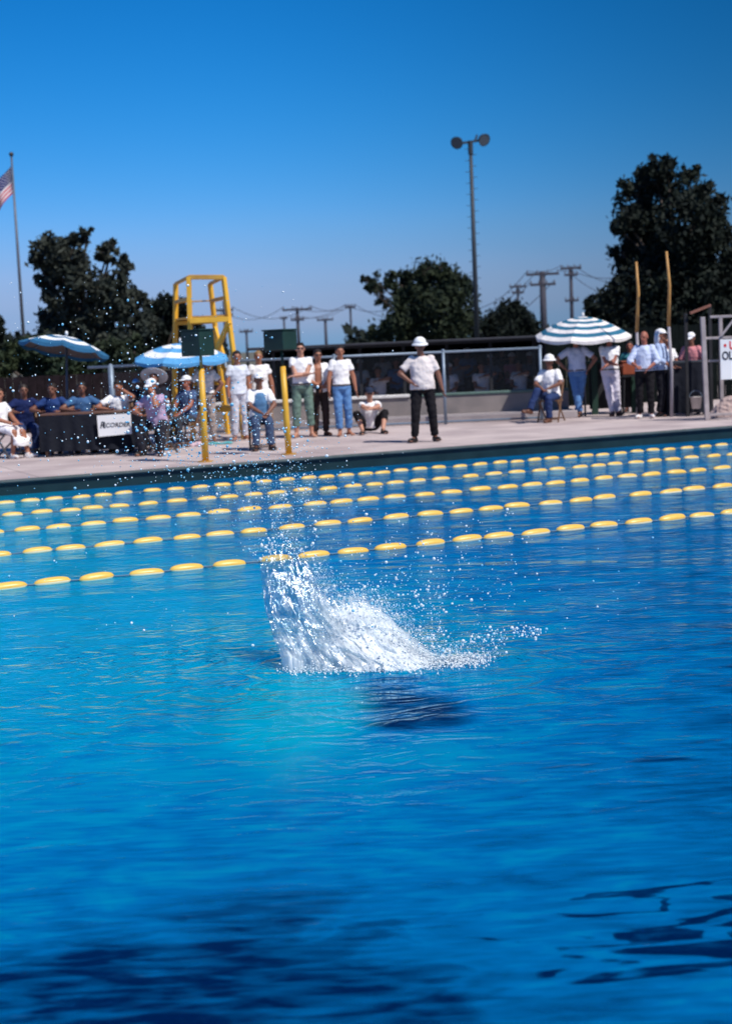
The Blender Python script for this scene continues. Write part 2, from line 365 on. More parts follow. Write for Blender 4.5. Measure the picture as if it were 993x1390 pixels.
    m2fac = math_('MULTIPLY_ADD', dk, .36, .50)
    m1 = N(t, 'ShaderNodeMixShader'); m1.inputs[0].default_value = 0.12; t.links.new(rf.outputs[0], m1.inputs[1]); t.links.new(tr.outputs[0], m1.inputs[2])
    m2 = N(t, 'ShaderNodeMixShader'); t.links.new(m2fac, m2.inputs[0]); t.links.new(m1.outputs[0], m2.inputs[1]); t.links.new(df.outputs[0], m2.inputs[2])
    fr0 = N(t, 'ShaderNodeFresnel'); fr0.inputs['IOR'].default_value = 1.33; t.links.new(nrm, fr0.inputs['Normal'])
    fr = N(t, 'ShaderNodeMath', operation='MULTIPLY'); fr.inputs[1].default_value = .58; t.links.new(fr0.outputs[0], fr.inputs[0])
    m3 = N(t, 'ShaderNodeMixShader'); t.links.new(fr.outputs[0], m3.inputs[0]); t.links.new(m2.outputs[0], m3.inputs[1]); t.links.new(gl.outputs[0], m3.inputs[2])
    t.links.new(m3.outputs[0], o.inputs['Surface'])
    va = N(t, 'ShaderNodeVolumeAbsorption'); va.inputs['Color'].default_value = (0.0, 0.73, 0.91, 1); va.inputs['Density'].default_value = 0.9
    t.links.new(va.outputs[0], o.inputs['Volume']); return m
bm = bmesh.new()                                    # the body of water reaches just past the basin walls and below its floor
cor = [(U0-.2, V0-.2), (U1+.2, V0-.2), (U1+.2, EDGE+.2), (U0-.2, EDGE+.2)]
tp_ = [bm.verts.new(W(u, v, 0)) for u, v in cor]; bt_ = [bm.verts.new(W(u, v, -6)) for u, v in cor]
bm.faces.new(tp_); bm.faces.new(bt_[::-1])
for i in range(4): bm.faces.new((tp_[i], bt_[i], bt_[(i+1) % 4], tp_[(i+1) % 4]))
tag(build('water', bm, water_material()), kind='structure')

# ------------------------------------------------------------------ fence, low wall, shelter
steel = mat('galvanised_steel', (0.20, 0.26, 0.34), rough=0.45, metal=0.3, scale=14)
steel_dark = mat('weathered_pipe', (0.10, 0.16, 0.24), rough=0.5, metal=0.2, scale=14)
def mesh_material():
    m = bpy.data.materials.new('chain_link'); m.use_nodes = True; t = m.node_tree; b = t.nodes['Principled BSDF']; out = t.nodes['Material Output']
    b.inputs['Base Color'].default_value = (.05, .06, .075, 1); b.inputs['Metallic'].default_value = .3; b.inputs['Roughness'].default_value = .5
    tcn = N(t, 'ShaderNodeTexCoord'); sp = N(t, 'ShaderNodeSeparateXYZ'); t.links.new(tcn.outputs['Object'], sp.inputs[0])
    fac = None
    for op in ('ADD', 'SUBTRACT'):
        a = N(t, 'ShaderNodeMath', operation=op); t.links.new(sp.outputs['X'], a.inputs[0]); t.links.new(sp.outputs['Z'], a.inputs[1])
        k = N(t, 'ShaderNodeMath', operation='MULTIPLY'); t.links.new(a.outputs[0], k.inputs[0]); k.inputs[1].default_value = 14.0
        f = N(t, 'ShaderNodeMath', operation='FRACT'); t.links.new(k.outputs[0], f.inputs[0])
        l = N(t, 'ShaderNodeMath', operation='LESS_THAN'); t.links.new(f.outputs[0], l.inputs[0]); l.inputs[1].default_value = 0.07
        if fac is None: fac = l.outputs[0]
        else:
            x = N(t, 'ShaderNodeMath', operation='MAXIMUM'); t.links.new(fac, x.inputs[0]); t.links.new(l.outputs[0], x.inputs[1]); fac = x.outputs[0]
    tr = N(t, 'ShaderNodeBsdfTransparent'); mx = N(t, 'ShaderNodeMixShader')
    t.links.new(fac, mx.inputs[0]); t.links.new(tr.outputs[0], mx.inputs[1]); t.links.new(b.outputs[0], mx.inputs[2]); t.links.new(mx.outputs[0], out.inputs['Surface'])
    return m
FY = 32.3
fz1 = P(560, 479.5, FY).z
fx0, fx1 = P(138, 495, FY).x, P(735, 470, FY).x
fence = empty('chain_link_fence', (fx0, FY, DECK), label='chain-link fence with pipe rail running behind the standing swimmers', cat='fence')
L = fx1-fx0; Hf = fz1-DECK
bm = bmesh.new(); tube(bm, [(-.3, 0, Hf), (L, 0, Hf)], .028); build('top_rail', bm, steel, fence, True)
bm = bmesh.new(); tube(bm, [(0, 0, .06), (L, 0, .06)], .018); build('bottom_rail', bm, steel_dark, fence, True)
for px in (152, 308, 455, 603, 734):
    x = P(px, 530, FY).x-fx0; bm = bmesh.new(); tube(bm, [(x, 0.0, 0), (x, 0.0, Hf+.03)], .033 if px != 152 else .06, 12); ell(bm, (x, 0, Hf+.03), (.04, .04, .03)); build('post', bm, steel, fence, True)
bm = bmesh.new(); bm.faces.new([bm.verts.new(p) for p in ((0, .005, .08), (L, .005, .08), (L, .005, Hf-.03), (0, .005, Hf-.03))])
build('wire_mesh', bm, mesh_material(), fence)

cx0, cx1 = P(292, 550, 33.6).x, P(772, 550, 33.6).x
wallc = mat('old_concrete', (0.30, 0.26, 0.25), rough=.9, scale=2.5, c2=(0.20, 0.18, 0.18), detail=10, bump=.006)
w = empty('low_concrete_wall', ((cx0+cx1)/2, 33.6, DECK), label='low weathered concrete wall with a ledge at its foot behind the fence', cat='wall')
hw = (cx1-cx0)/2
bm = bmesh.new(); box(bm, (-hw, 0, 0), (hw, .32, .56), bevel=.01); build('wall_body', bm, wallc, w)
bm = bmesh.new(); box(bm, (-hw-.1, -.95, 0), (hw+.05, -.004, .16), bevel=.012); build('ledge', bm, mat('ledge_concrete', (.42, .37, .37), rough=.9, scale=3, c2=(.33, .29, .30), detail=8), w)
xs = P(556, 536, 33.6).x-(cx0+cx1)/2
bm = bmesh.new(); box(bm, (-hw, -.05, .563), (xs, .36, .625), bevel=.01); o = build('coping', bm, mat('coping_sunlit', (.78, .76, .74), rough=.7), w); o['label'] = 'coping coloured bright white for its sunlit stretch'  # sunlight on the top is put into the coping colour
bm = bmesh.new(); box(bm, (xs+.01, -.03, .563), (hw, .36, .615), bevel=.01); o = build('coping', bm, mat('coping_green', (.10, .17, .15), rough=.7), w); o['label'] = 'dull green coping'  # duller, greener stretch of the coping

# long low shelter over the spectators
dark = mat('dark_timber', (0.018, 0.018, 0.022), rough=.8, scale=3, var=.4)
SY = 35.2
sx0, sx1 = P(352, 470, SY).x, P(742, 470, SY).x
rz = P(500, 465, SY).z-DECK; rb = P(500, 472, SY).z-DECK
sh = empty('spectator_shelter', ((sx0+sx1)/2, SY, DECK), label='long low dark-roofed shelter over the seated spectators behind the fence', cat='shelter')
hs = (sx1-sx0)/2
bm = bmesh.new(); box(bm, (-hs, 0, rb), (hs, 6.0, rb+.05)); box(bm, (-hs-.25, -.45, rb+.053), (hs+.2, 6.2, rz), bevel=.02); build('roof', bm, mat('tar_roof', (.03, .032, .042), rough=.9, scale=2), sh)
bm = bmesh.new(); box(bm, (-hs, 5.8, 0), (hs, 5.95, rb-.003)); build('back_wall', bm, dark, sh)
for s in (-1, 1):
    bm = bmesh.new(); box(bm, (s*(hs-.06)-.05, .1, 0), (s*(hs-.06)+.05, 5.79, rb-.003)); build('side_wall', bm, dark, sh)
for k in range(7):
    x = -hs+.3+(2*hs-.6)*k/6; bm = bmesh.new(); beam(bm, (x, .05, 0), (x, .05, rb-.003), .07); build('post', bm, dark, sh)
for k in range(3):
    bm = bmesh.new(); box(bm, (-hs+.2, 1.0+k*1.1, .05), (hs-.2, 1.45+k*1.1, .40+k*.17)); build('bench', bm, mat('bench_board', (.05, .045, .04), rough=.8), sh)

# dark board fence and hut wall on the right, brown hut wall on the left
def board_fence(name, label, pxa, pxb, Y, h, m, cat='fence'):
    xa, xb = P(pxa, 500, Y).x, P(pxb, 500, Y).x
    t = empty(name, ((xa+xb)/2, Y, DECK), label=label, cat=cat); hwid = (xb-xa)/2
    bm = bmesh.new(); x = -hwid
    while x < hwid:
        wd = .19; box(bm, (x, 0, 0), (min(x+wd-.012, hwid), .03, h+random.uniform(-.01, .01))); x += wd
    build('boards', bm, m, t)
    for zz in (.35, h-.35):
        bm = bmesh.new(); box(bm, (-hwid, .032, zz), (hwid, .09, zz+.09)); build('rail', bm, m, t)
    n = max(2, int(hwid*2/2.4))
    for k in range(n+1):
        xx = -hwid+.05+(2*hwid-.1)*k/n; bm = bmesh.new(); beam(bm, (xx, .14, 0), (xx, .14, h+.02), .09); build('post', bm, m, t)
    return t
board_fence('board_fence', 'tall blackish green board fence behind the right-hand umbrella and the timers', 738, 1100, 38.5, 1.9, mat('dark_green_boards', (.004, .007, .007), rough=.9, scale=6, var=.35, spec=.1))
board_fence('board_fence', 'dark brown board fence behind the recorder table on the left', -190, 350, 36.5, 1.35, mat('brown_boards', (.016, .011, .013), rough=.9, scale=6, var=.35, spec=.1))

# ------------------------------------------------------------------ trees
leaf_m = {}
def leafmat(name, c, c2):
    m = mat(name, c, rough=.75, scale=.9, c2=c2, detail=3, spec=.2); return m
bark = mat('bark', (.05, .04, .035), rough=.9, scale=5, c2=(.09, .07, .06))
def tree(label, Y, blobs, trunk_px, leaf, m, n, group=None, name='tree', seed=1, spread=1.0, thin=1.0, base_py=None):
    """blobs: (px, py, rpx) of the photo at distance Y; leaves fill the clumps"""
    r = np.random.default_rng(seed); ppm = FPX/Y
    base = P(trunk_px, 560, Y); base.z = DECK
    t = empty(name, base, label=label, cat='tree', group=group)
    C_ = []; RR = []
    for (px, py, rp) in blobs:
        c = P(px, py, Y) - base; rr = rp/ppm
        c.y += r.uniform(-1, 1)*rr*.9*spread
        C_.append(c); RR.append(rr)
    # twigs: sub-clumps inside every blob
    pts = []; tot = sum(x*x for x in RR)
    for c, rr in zip(C_, RR):
        k = max(6, int(34*rr*rr/ (tot/len(RR)) * thin))
        for _ in range(k):
            d = r.normal(size=3); d /= np.linalg.norm(d); q = rr*(r.uniform(.35, 1.0)**.6)
            cc = np.array(c)+d*q*np.array([1, .9, .9]); sr = rr*r.uniform(.16, .34)
            m_ = max(4, int(n/ (34*len(RR))))
            pts.append(cc + r.normal(size=(m_, 3))*sr*.62)
    pts = np.concatenate(pts); M = len(pts)
    a = r.normal(size=(M, 3)); a /= np.linalg.norm(a, axis=1)[:, None]
    b = r.normal(size=(M, 3)); b -= a*(a*b).sum(1)[:, None]; b /= np.linalg.norm(b, axis=1)[:, None]
    s = (leaf*r.uniform(.5, 1.25, M))[:, None]
    V = np.stack([pts-a*s, pts+b*s*.45, pts+a*s, pts-b*s*.45], 1).reshape(-1, 3)
    F = np.arange(M*4).reshape(-1, 4)
    npmesh('crown', V, F, m, t)
    bm = bmesh.new(); H = max(c.z for c in C_); th = .022*H+.08
    mid = Vector((r.uniform(-.2, .2), 0, H*.33)); tube(bm, [(0, 0, -.05), mid*.5, mid], [th*1.5, th*1.1, th], 9)
    for c, rr in zip(C_, RR):
        k = mid.lerp(c, .5) + Vector((r.uniform(-.2, .2), r.uniform(-.2, .2), r.uniform(0, .3)))
        tube(bm, [mid-Vector((0, 0, .2)), k, c], [th*.6, th*.38, th*.12], 6)
        for _ in range(5):
            d = Vector(r.normal(size=3)).normalized()*rr*.8; tube(bm, [c*.9+mid*.1, c+d*.5, c+d], [th*.16, th*.1, th*.03], 4)
    build('trunk', bm, bark, t, True); return t
L_dark = leafmat('leaf_dark', (.006, .010, .009), (.014, .022, .016))
L_euc = leafmat('leaf_grey', (.022, .032, .028), (.052, .058, .046))
L_mid = leafmat('leaf_mid', (.010, .020, .014), (.032, .044, .022))
tree('tall loose grey-green tree with gaps of sky behind the left umbrellas', 70,
     [(70, 345, 24), (95, 360, 28), (60, 375, 18), (108, 325, 13), (118, 315, 8), (92, 335, 14), (145, 345, 15), (152, 332, 8), (165, 352, 10), (125, 385, 26), (85, 405, 24), (160, 395, 24), (150, 420, 30),
      (110, 440, 30), (185, 410, 16), (65, 440, 22), (195, 440, 20), (75, 465, 30), (130, 470, 34), (170, 462, 24), (48, 352, 7), (60, 332, 8), (172, 372, 14)], 118, .17, L_euc, 26000, seed=3, thin=.8)
tree('small dark rounded tree beyond the yellow lifeguard tower', 84, [(215, 430, 24), (240, 418, 17), (230, 445, 26), (205, 450, 22), (258, 446, 20), (225, 412, 12)], 226, .16, L_dark, 9000, seed=4)
tree('broad dark green tree with ragged left edge left of the floodlight mast', 105,
     [(585, 385, 34), (545, 385, 20), (515, 385, 15), (503, 392, 8), (496, 380, 6), (615, 390, 26), (560, 415, 30), (600, 425, 38), (540, 440, 28), (625, 440, 24), (520, 410, 9), (575, 368, 13), (600, 368, 14), (512, 452, 14), (570, 455, 34)], 582, .19, L_mid, 22000, seed=5)
tree('low dark dome-shaped tree between the floodlight mast and the utility poles', 118, [(690, 432, 24), (668, 440, 20), (712, 438, 20), (690, 452, 28), (728, 454, 18), (655, 455, 16), (700, 420, 12)], 690, .2, L_dark, 9000, seed=6)
tree('huge black-green tree towering behind the timers at the right edge', 80,
     [(890, 235, 26), (865, 260, 28), (925, 255, 28), (955, 275, 24), (850, 300, 22), (880, 300, 38), (930, 310, 42), (970, 310, 26), (870, 345, 36), (920, 360, 48), (975, 355, 34),
      (880, 395, 46), (940, 405, 50), (850, 385, 18), (1000, 400, 36), (840, 405, 26), (845, 345, 12), (838, 308, 8), (905, 222, 11), (940, 232, 10), (1000, 340, 22), (990, 375, 24), (1010, 430, 40), (960, 440, 44), (890, 440, 44)], 930, .19, L_dark, 42000, seed=7)
tree('lower bushy part-crowned tree just left of the huge dark tree', 88, [(830, 410, 18), (810, 412, 14), (840, 430, 26), (815, 430, 22), (860, 445, 26), (800, 445, 18), (835, 452, 26)], 832, .18, L_dark, 9000, seed=8)
tree('dark conical cypress cut by the left edge of the frame', 60, [(-6, 440, 9), (-5, 450, 11), (-6, 463, 12), (-6, 476, 13), (-4, 432, 5)], -6, .12, L_dark, 4000, seed=9)
tree('bushy green shrub tree behind the tilted blue umbrella', 46, [(20, 482, 20), (60, 480, 22), (100, 490, 20), (5, 495, 18), (45, 500, 20), (85, 505, 20), (125, 500, 18), (30, 465, 9), (75, 463, 10)], 60, .10, leafmat('leaf_shrub', (.012, .028, .020), (.038, .052, .022)), 12000, seed=10)
tree('bushy green shrub tree beside the second striped umbrella', 48, [(150, 478, 20), (180, 470, 14), (165, 495, 22), (195, 490, 14), (140, 500, 16), (178, 505, 18)], 165, .10, L_mid, 7000, seed=12)
def far_wood():
    r = np.random.default_rng(11); V = []; Y = 135
    def top(px): return 452 + 7*math.sin(px*.05) + 5*math.sin(px*.13+1)
    pts = []
    for px in np.arange(-60, 1120, 3.0):
        if 305 < px < 470: continue
        for k in range(26):
            py = r.uniform(top(px)-r.uniform(0, 3), 500); p = P(px+r.uniform(-3, 3), py, Y+r.uniform(-4, 4)); pts.append(np.array(p))
    pts = np.array(pts); M = len(pts); a = r.normal(size=(M, 3)); b = r.normal(size=(M, 3)); s = .55
    V = np.stack([pts-a*s*.5, pts+b*s*.3, pts+a*s*.5, pts-b*s*.3], 1).reshape(-1, 3)
    tag(npmesh('far_wood', V, np.arange(M*4).reshape(-1, 4), L_dark), 'dark far-off belt of trees along the horizon behind the pool grounds', 'wood', kind='stuff')
far_wood()

# ------------------------------------------------------------------ flag, mast, utility poles
pole_m = mat('pole_grey', (.11, .12, .15), rough=.5, metal=.3, scale=3)
FGY = 73; top = P(15.5, 212, FGY); fb = Vector((top.x, FGY, DECK))
fl = empty('flagpole', fb, label='tall thin grey flagpole with a ball top at the far left', cat='flagpole')
H = top.z-DECK
bm = bmesh.new(); tube(bm, [(0, 0, 0), (0, 0, H)], [.10, .045], 12); build('pole', bm, pole_m, fl, True)
bm = bmesh.new(); ell(bm, (0, 0, H+.10), (.11, .11, .11)); build('finial_ball', bm, mat('ball_dark', (.05, .05, .06), rough=.4), fl, True)
bm = bmesh.new(); tube(bm, [(0, 0, -.0), (0, 0, .25)], [.22, .16], 14); build('base_collar', bm, pole_m, fl, True)
def flag():
    Wf, Hf, nx, nz = 2.3, 1.25, 46, 26
    X0 = fb + Vector((-.05, -.02, H-.45)); V = []; F = []; mi = []
    for j in range(nz+1):
        for i in range(nx+1):
            s = i/nx; q = j/nz
            x = -s*Wf*.62; z = -q*Hf - s*Wf*.62 + .16*math.sin(s*7+q*1.5)*s
            y = .22*math.sin(s*9+q*2.2)*s**.5
            V.append((x, y, z))
    for j in range(nz):
        for i in range(nx):
            a = j*(nx+1)+i; F.append((a, a+1, a+nx+2, a+nx+1))
            mi.append(2 if (i < nx*.4 and j < nz*7/13) else (0 if (j*13//nz) % 2 == 0 else 1))
    o = npmesh('flag', V, F, [cloth('flag_red', (.50, .03, .06)), cloth('flag_white', (.75, .72, .75)), cloth('flag_blue', (.02, .03, .14))], smooth=True, mi=mi)
    o.location = X0; tag(o, 'red, white and blue striped national flag drooping from the flagpole', 'flag')
    V2 = []; F2 = []                                 # stars, small raised marks on both sides
    for rr_ in range(9):
        for c_ in range(6 if rr_ % 2 == 0 else 5):
            s = (.035 + (c_*2+(rr_ % 2))*.033); q = .05 + rr_*.054
            x = -s*Wf*.62; z = -q*Hf - s*Wf*.62 + .16*math.sin(s*7+q*1.5)*s; y = .22*math.sin(s*9+q*2.2)*s**.5
            for sd_ in (-.006, .006):
                b0 = len(V2)
                for k in range(10):
                    an = k*math.pi/5; rad = .034 if k % 2 == 0 else .015
                    V2.append((x+math.sin(an)*rad, y+sd_, z+math.cos(an)*rad))
                V2.append((x, y+sd_, z))
                for k in range(10): F2.append((b0+k, b0+(k+1) % 10, b0+10))
    npmesh('stars', V2, F2, cloth('flag_white', (.75, .72, .75)), o)
flag()

MY = 92; top = P(638, 193, MY); bpos = Vector((top.x, MY, DECK))
ms = empty('floodlight_mast', bpos, label='tall slim floodlight mast with two round lamps and climbing pegs', cat='light mast')
H = top.z-DECK; mastm = mat('mast_dark', (.035, .045, .06), rough=.6, scale=3)
bm = bmesh.new(); tube(bm, [(0, 0, 0), (0, 0, H)], [.17, .10], 12); build('mast', bm, mastm, ms, True)
for k in range(34):
    z = 2.2+k*(H-2.6)/33; s = -1 if k % 2 else 1; bm = bmesh.new(); beam(bm, (s*.08, 0, z), (s*.34, 0, z+.01), .03); build('climbing_peg', bm, mastm, ms)
bm = bmesh.new(); beam(bm, (-.75, 0, H-.05), (.75, 0, H+.12), .13); beam(bm, (.25, 0, H), (.42, 0, H+.42), .12); tube(bm, [(0, 0, H-.7), (0, 0, H+.1)], .15, 10); build('cross_arm', bm, mastm, ms)
for s in (-1, 1):
    c = Vector((s*.78, -.12, H+(.02 if s < 0 else .12)))
    bm = bmesh.new(); n = 16
    prof = [(.06, .30), (.20, .26), (.30, .12), (.36, -.06), (.385, -.10), (.36, -.10)]
    rot = Euler((R(25), 0, R(s*28))).to_matrix()
    rings = []
    for rad, y in prof:
        rings.append([bm.verts.new(c + rot @ Vector((rad*math.cos(a), y, rad*math.sin(a)))) for a in [2*math.pi*k/n for k in range(n)]])
    for i in range(len(rings)-1):
        for k in range(n): bm.faces.new((rings[i][k], rings[i][(k+1) % n], rings[i+1][(k+1) % n], rings[i+1][k]))
    bm.faces.new(rings[0])
    lampo = build('lamp_head', bm, mastm, ms, True)
    bm = bmesh.new(); bm.faces.new([bm.verts.new(c + rot @ Vector((.355*math.cos(2*math.pi*k/n), -.085, .355*math.sin(2*math.pi*k/n)))) for k in range(n)])
    build('lens', bm, mat('lamp_glass', (.10, .13, .18), rough=.15, spec=.8), lampo)

wood = mat('creosote_wood', (.05, .05, .07), rough=.8, scale=4, var=.3)
upoles = {}
def utility_pole(label, px, top_py, Y, arms, thick=.15):
    """arms: (photo y, half width px)"""
    tp = P(px, top_py, Y); t = empty('utility_pole', (tp.x, Y, DECK), label=label, cat='utility pole', group='utility poles along the horizon')
    H = tp.z-DECK; bm = bmesh.new(); tube(bm, [(0, 0, 0), (0, 0, H)], [thick*1.3, thick], 9); build('pole', bm, wood, t, True); ends = []
    for (py, hwp) in arms:
        z = P(px, py, Y).z-DECK; hwd = hwp*Y/FPX
        bm = bmesh.new(); beam(bm, (-hwd, -.17, z), (hwd, -.17, z), .16, .2); build('crossarm', bm, wood, t)
        for k in range(4):
            bm = bmesh.new(); x = -hwd*.92 + k*hwd*1.84/3; tube(bm, [(x, -.17, z+.08), (x, -.17, z+.32)], [.06, .05], 6); ends.append(Vector((tp.x+x, Y-.17, DECK+z+.3)))
            build('insulator', bm, mat('insulator', (.16, .15, .17), rough=.3), t)
    upoles[px] = ends; return t
utility_pole('short pole with one crossarm behind the yellow tower', 303, 408, 150, [(421, 13), (428, 12)], .1)
utility_pole('thin low pole with one short crossarm right of the yellow tower', 334, 447, 170, [(450, 9)], .12)
utility_pole('small pole top showing just above the green box', 385, 430, 200, [(432, 5)], .13)
utility_pole('dark pole with two stacked crossarms above the green box', 403, 417, 150, [(420, 20), (434, 9)])
utility_pole('pole with single short crossarm between the two-armed pole and the broad tree', 441, 432, 170, [(434, 11)])
utility_pole('thin pole with transformer arm just left of the broad dark tree', 475, 415, 160, [(417, 7), (450, 10)], .11)
utility_pole('half hidden pole with two short arms above the dome-shaped tree', 702, 386, 160, [(389, 11), (397, 8)], .12)
utility_pole('thickest pole with wide top crossarm left of the striped umbrella peak', 735.5, 368, 125, [(372, 22), (386, 17)], .24)
utility_pole('tall pole with double crossarms above the striped umbrella', 774, 361, 140, [(364, 14), (373, 9), (408, 9)], .15)
def wire(a, b, sag, label):
    a, b = Vector(a), Vector(b); pts = [a.lerp(b, k/14) - Vector((0, 0, sag*4*(k/14)*(1-k/14))) for k in range(15)]
    bm = bmesh.new(); tube(bm, pts, .028, 5); tag(build('power_line', bm, wood, None, True), label, 'wire', 'power lines slung between utility poles')
big = upoles[735.5]; t2 = upoles[774]; l1 = upoles[403]; f2 = upoles[303]; m2 = upoles[702]; th = upoles[475]
for k in (0, 3): wire(l1[k], f2[k], 1.2, 'power line from the two-armed pole to the pole behind the yellow tower, %s wire' % ('nearer' if k else 'farther'))
for k in (0, 2): wire(l1[k+4], th[k], .6, 'line from the two-armed pole lower arm to the thin transformer pole, %s wire' % ('upper' if k else 'lower'))
for k in (1, 3): wire(l1[k], th[k], .6, 'line from the two-armed pole top arm to the thin transformer pole, %s wire' % ('inner' if k == 1 else 'outer'))
for k, p in ((0, (560, 408)), (3, (570, 424))): wire(th[k], P(p[0], p[1], 120), .8, 'power line running from the thin transformer pole into the broad tree, %s wire' % ('upper' if k == 0 else 'lower'))
for k, p in ((0, (604, 412)), (1, (600, 424)), (4, (604, 436)), (7, (610, 446))): wire(big[k], P(p[0], p[1], 145), 1.6, 'power line sagging left from the thickest pole past the mast, %s wire' % ['top', 'second', '', '', 'third', '', '', 'lowest'][k])
for k in (0, 3): wire(t2[k], big[k], .3, 'short power line between the two tall poles by the umbrella peak, %s wire' % ('left' if k == 0 else 'right'))
for k, p in ((0, (860, 370)), (2, (860, 380)), (5, (850, 398))): wire(t2[k], P(p[0], p[1], 140), .8, 'power line from the tall pole running into the huge tree, %s wire' % ['top', '', 'middle', '', '', 'bottom'][k])

# distant parked cars seen as pale glints through the gap under the trees
def parked_car(label, px, py, Y, c):
    b = P(px, py, Y); t = empty('parked_car', (b.x, Y, DECK), R(8), label=label, cat='car', group='cars parked beyond the grounds')
    cm = mat('car_'+label[:10].replace(' ', '_'), c, rough=.25, spec=.7)
    bm = bmesh.new(); X = Vector((1, 0, 0)); 
    prof = [(-2.5, .55, .25, .75), (-2.35, .62, .4, .85), (-1.2, .70, .35, .9), (0, .70, .35, .9), (1.2, .70, .35, .9), (2.2, .62, .4, .85), (2.5, .55, .25, .75)]
    loft(bm, [(Vector((x, 0, zc)), Vector((0, hy, 0)), Vector((0, 0, hz))) for x, zc, hz, hy in prof]); body = build('body', bm, cm, t, True)
    bm = bmesh.new(); loft(bm, [(Vector((0, 0, .9)), Vector((1.5, 0, 0)), Vector((0, .8, 0))), (Vector((-.05, 0, 1.35)), Vector((1.15, 0, 0)), Vector((0, .68, 0))), (Vector((-.05, 0, 1.52)), Vector((.9, 0, 0)), Vector((0, .5, 0)))], 24); build('cabin_roof', bm, cm, t, True)
    for s in (-1, 1):
        bm = bmesh.new(); box(bm, (-1.0, s*.74-.03, 1.02), (.95, s*.74+.03, 1.32)); build('side_window', bm, mat('car_glass', (.03, .04, .05), rough=.05, spec=.9), t)
        for x in (-1.55, 1.5):
            bm = bmesh.new(); tube(bm, [(x, s*.68, .34), (x, s*.88, .34)], .34, 16); build('wheel', bm, mat('tyre', (.02, .02, .02), rough=.9), t, True)
parked_car('pale blue rounded car glimpsed under the trees beside the mast', 640, 450, 60, (.25, .40, .65))
parked_car('white rounded car glimpsed under the dome-shaped tree', 681, 447, 66, (.6, .65, .75))

# ------------------------------------------------------------------ yellow tower and posts
yel = mat('yellow_paint', (.80, .46, .05), rough=.4, scale=2.5, c2=(.68, .36, .035), detail=6)
yel2 = mat('yellow_worn', (.62, .36, .06), rough=.55, scale=3, c2=(.45, .24, .05))
TY = 31.0
def tower():
    b = G(272, 588); TYb = 31.0
    def q(px, py, Y): v = P(px, py, Y); return v
    o0 = Vector((P(277, 560, TYb).x, TYb, DECK))
    t = empty('lifeguard_tower', o0, label='tall yellow wooden lifeguard tower with open seat frame', cat='lifeguard tower')
    z0 = DECK
    # corner legs: near pair A (left), B (right) ; rear pair C (left) , D (right)
    topA, topB = q(256, 376, 30.4), q(303.5, 376, 30.4)
    topC, topD = q(238.5, 385, 31.9), q(285, 385, 31.9)
    A, B = q(262, 590, 30.1), q(331, 590, 30.1); Cc, D = q(236, 585, 32.2), q(309, 583, 32.2)
    for p in (A, B, Cc, D): p.z = z0
    def at(a, b, z): return a.lerp(b, (z-a.z)/(b.z-a.z))
    def part(name, pairs, w=.085, m=yel, h=None):
        bm = bmesh.new()
        for p0, p1 in pairs: beam(bm, p0-o0, p1-o0, w, h)
        bmesh.ops.bevel(bm, geom=bm.edges[:], offset=.006, segments=1, affect='EDGES')
        return build(name, bm, m, t)
    for a, b_ in ((topA, A), (topB, B), (topC, Cc), (topD, D)): part('leg', [(a, b_)], .085)
    zr = topA.z-.03; part('back_rail', [(topA, topB)], .09, yel2)
    part('arm_rail', [(topC, topA)], .06, yel2); part('arm_rail', [(topD, topB)], .06, yel2)
    zm = q(260, 407, 31).z
    part('side_rail', [(at(topC, Cc, zm), at(topA, A, zm))], .07, yel2); part('side_rail', [(at(topD, D, zm), at(topB, B, zm))], .07, yel2)
    part('thin_rail', [(at(topC, Cc, zm), at(topD, D, zm))], .03, yel2)
    zs = q(290, 434, 30.3).z
    e = Vector((0, -.07, 0)); part('seat_beam', [(at(topA, A, zs)+e, at(topB, B, zs)+e)], .10, yel, .1)
    part('seat_beam', [(at(topC, Cc, zs), at(topD, D, zs))], .08, yel)
    bm = bmesh.new()
    a0, b0, c0, d0 = [at(*pp, zs+.06)-o0 for pp in ((topA, A), (topB, B), (topC, Cc), (topD, D))]
    for k in range(5):
        f0, f1 = (k+.08)/5, (k+.92)/5
        l0, l1_, r0, r1_ = a0.lerp(c0, f0), a0.lerp(c0, f1), b0.lerp(d0, f0), b0.lerp(d0, f1)
        vs = [bm.verts.new(v) for v in (l0, r0, r1_, l1_)] + [bm.verts.new(v+Vector((0, 0, .03))) for v in (l0, r0, r1_, l1_)]
        for f in ((0, 1, 2, 3), (7, 6, 5, 4), (0, 4, 5, 1), (1, 5, 6, 2), (2, 6, 7, 3), (3, 7, 4, 0)): bm.faces.new([vs[i] for i in f])
    build('seat_boards', bm, yel2, t)
    zb = q(285, 497, 31).z
    part('brace', [(at(topB, B, zs-.05)+Vector((0, -.06, 0)), q(275, 520, 31.0))], .085)
    part('brace', [(at(topD, D, zs-.1), q(306, 490, 31.2))], .06)
    part('brace', [(q(299, 492, 30.5), q(322, 530, 30.6))], .07)
    zl = q(285, 556, 30.3).z
    part('step', [(at(topA, A, zl)+e, at(topB, B, zl)+e)], .09); part('step', [(at(topB, B, zl), at(topD, D, zl))], .07)
    zk = q(285, 520, 30.3).z; part('step', [(at(topA, A, zk)+e, at(topB, B, zk)+e)], .07)
tower()

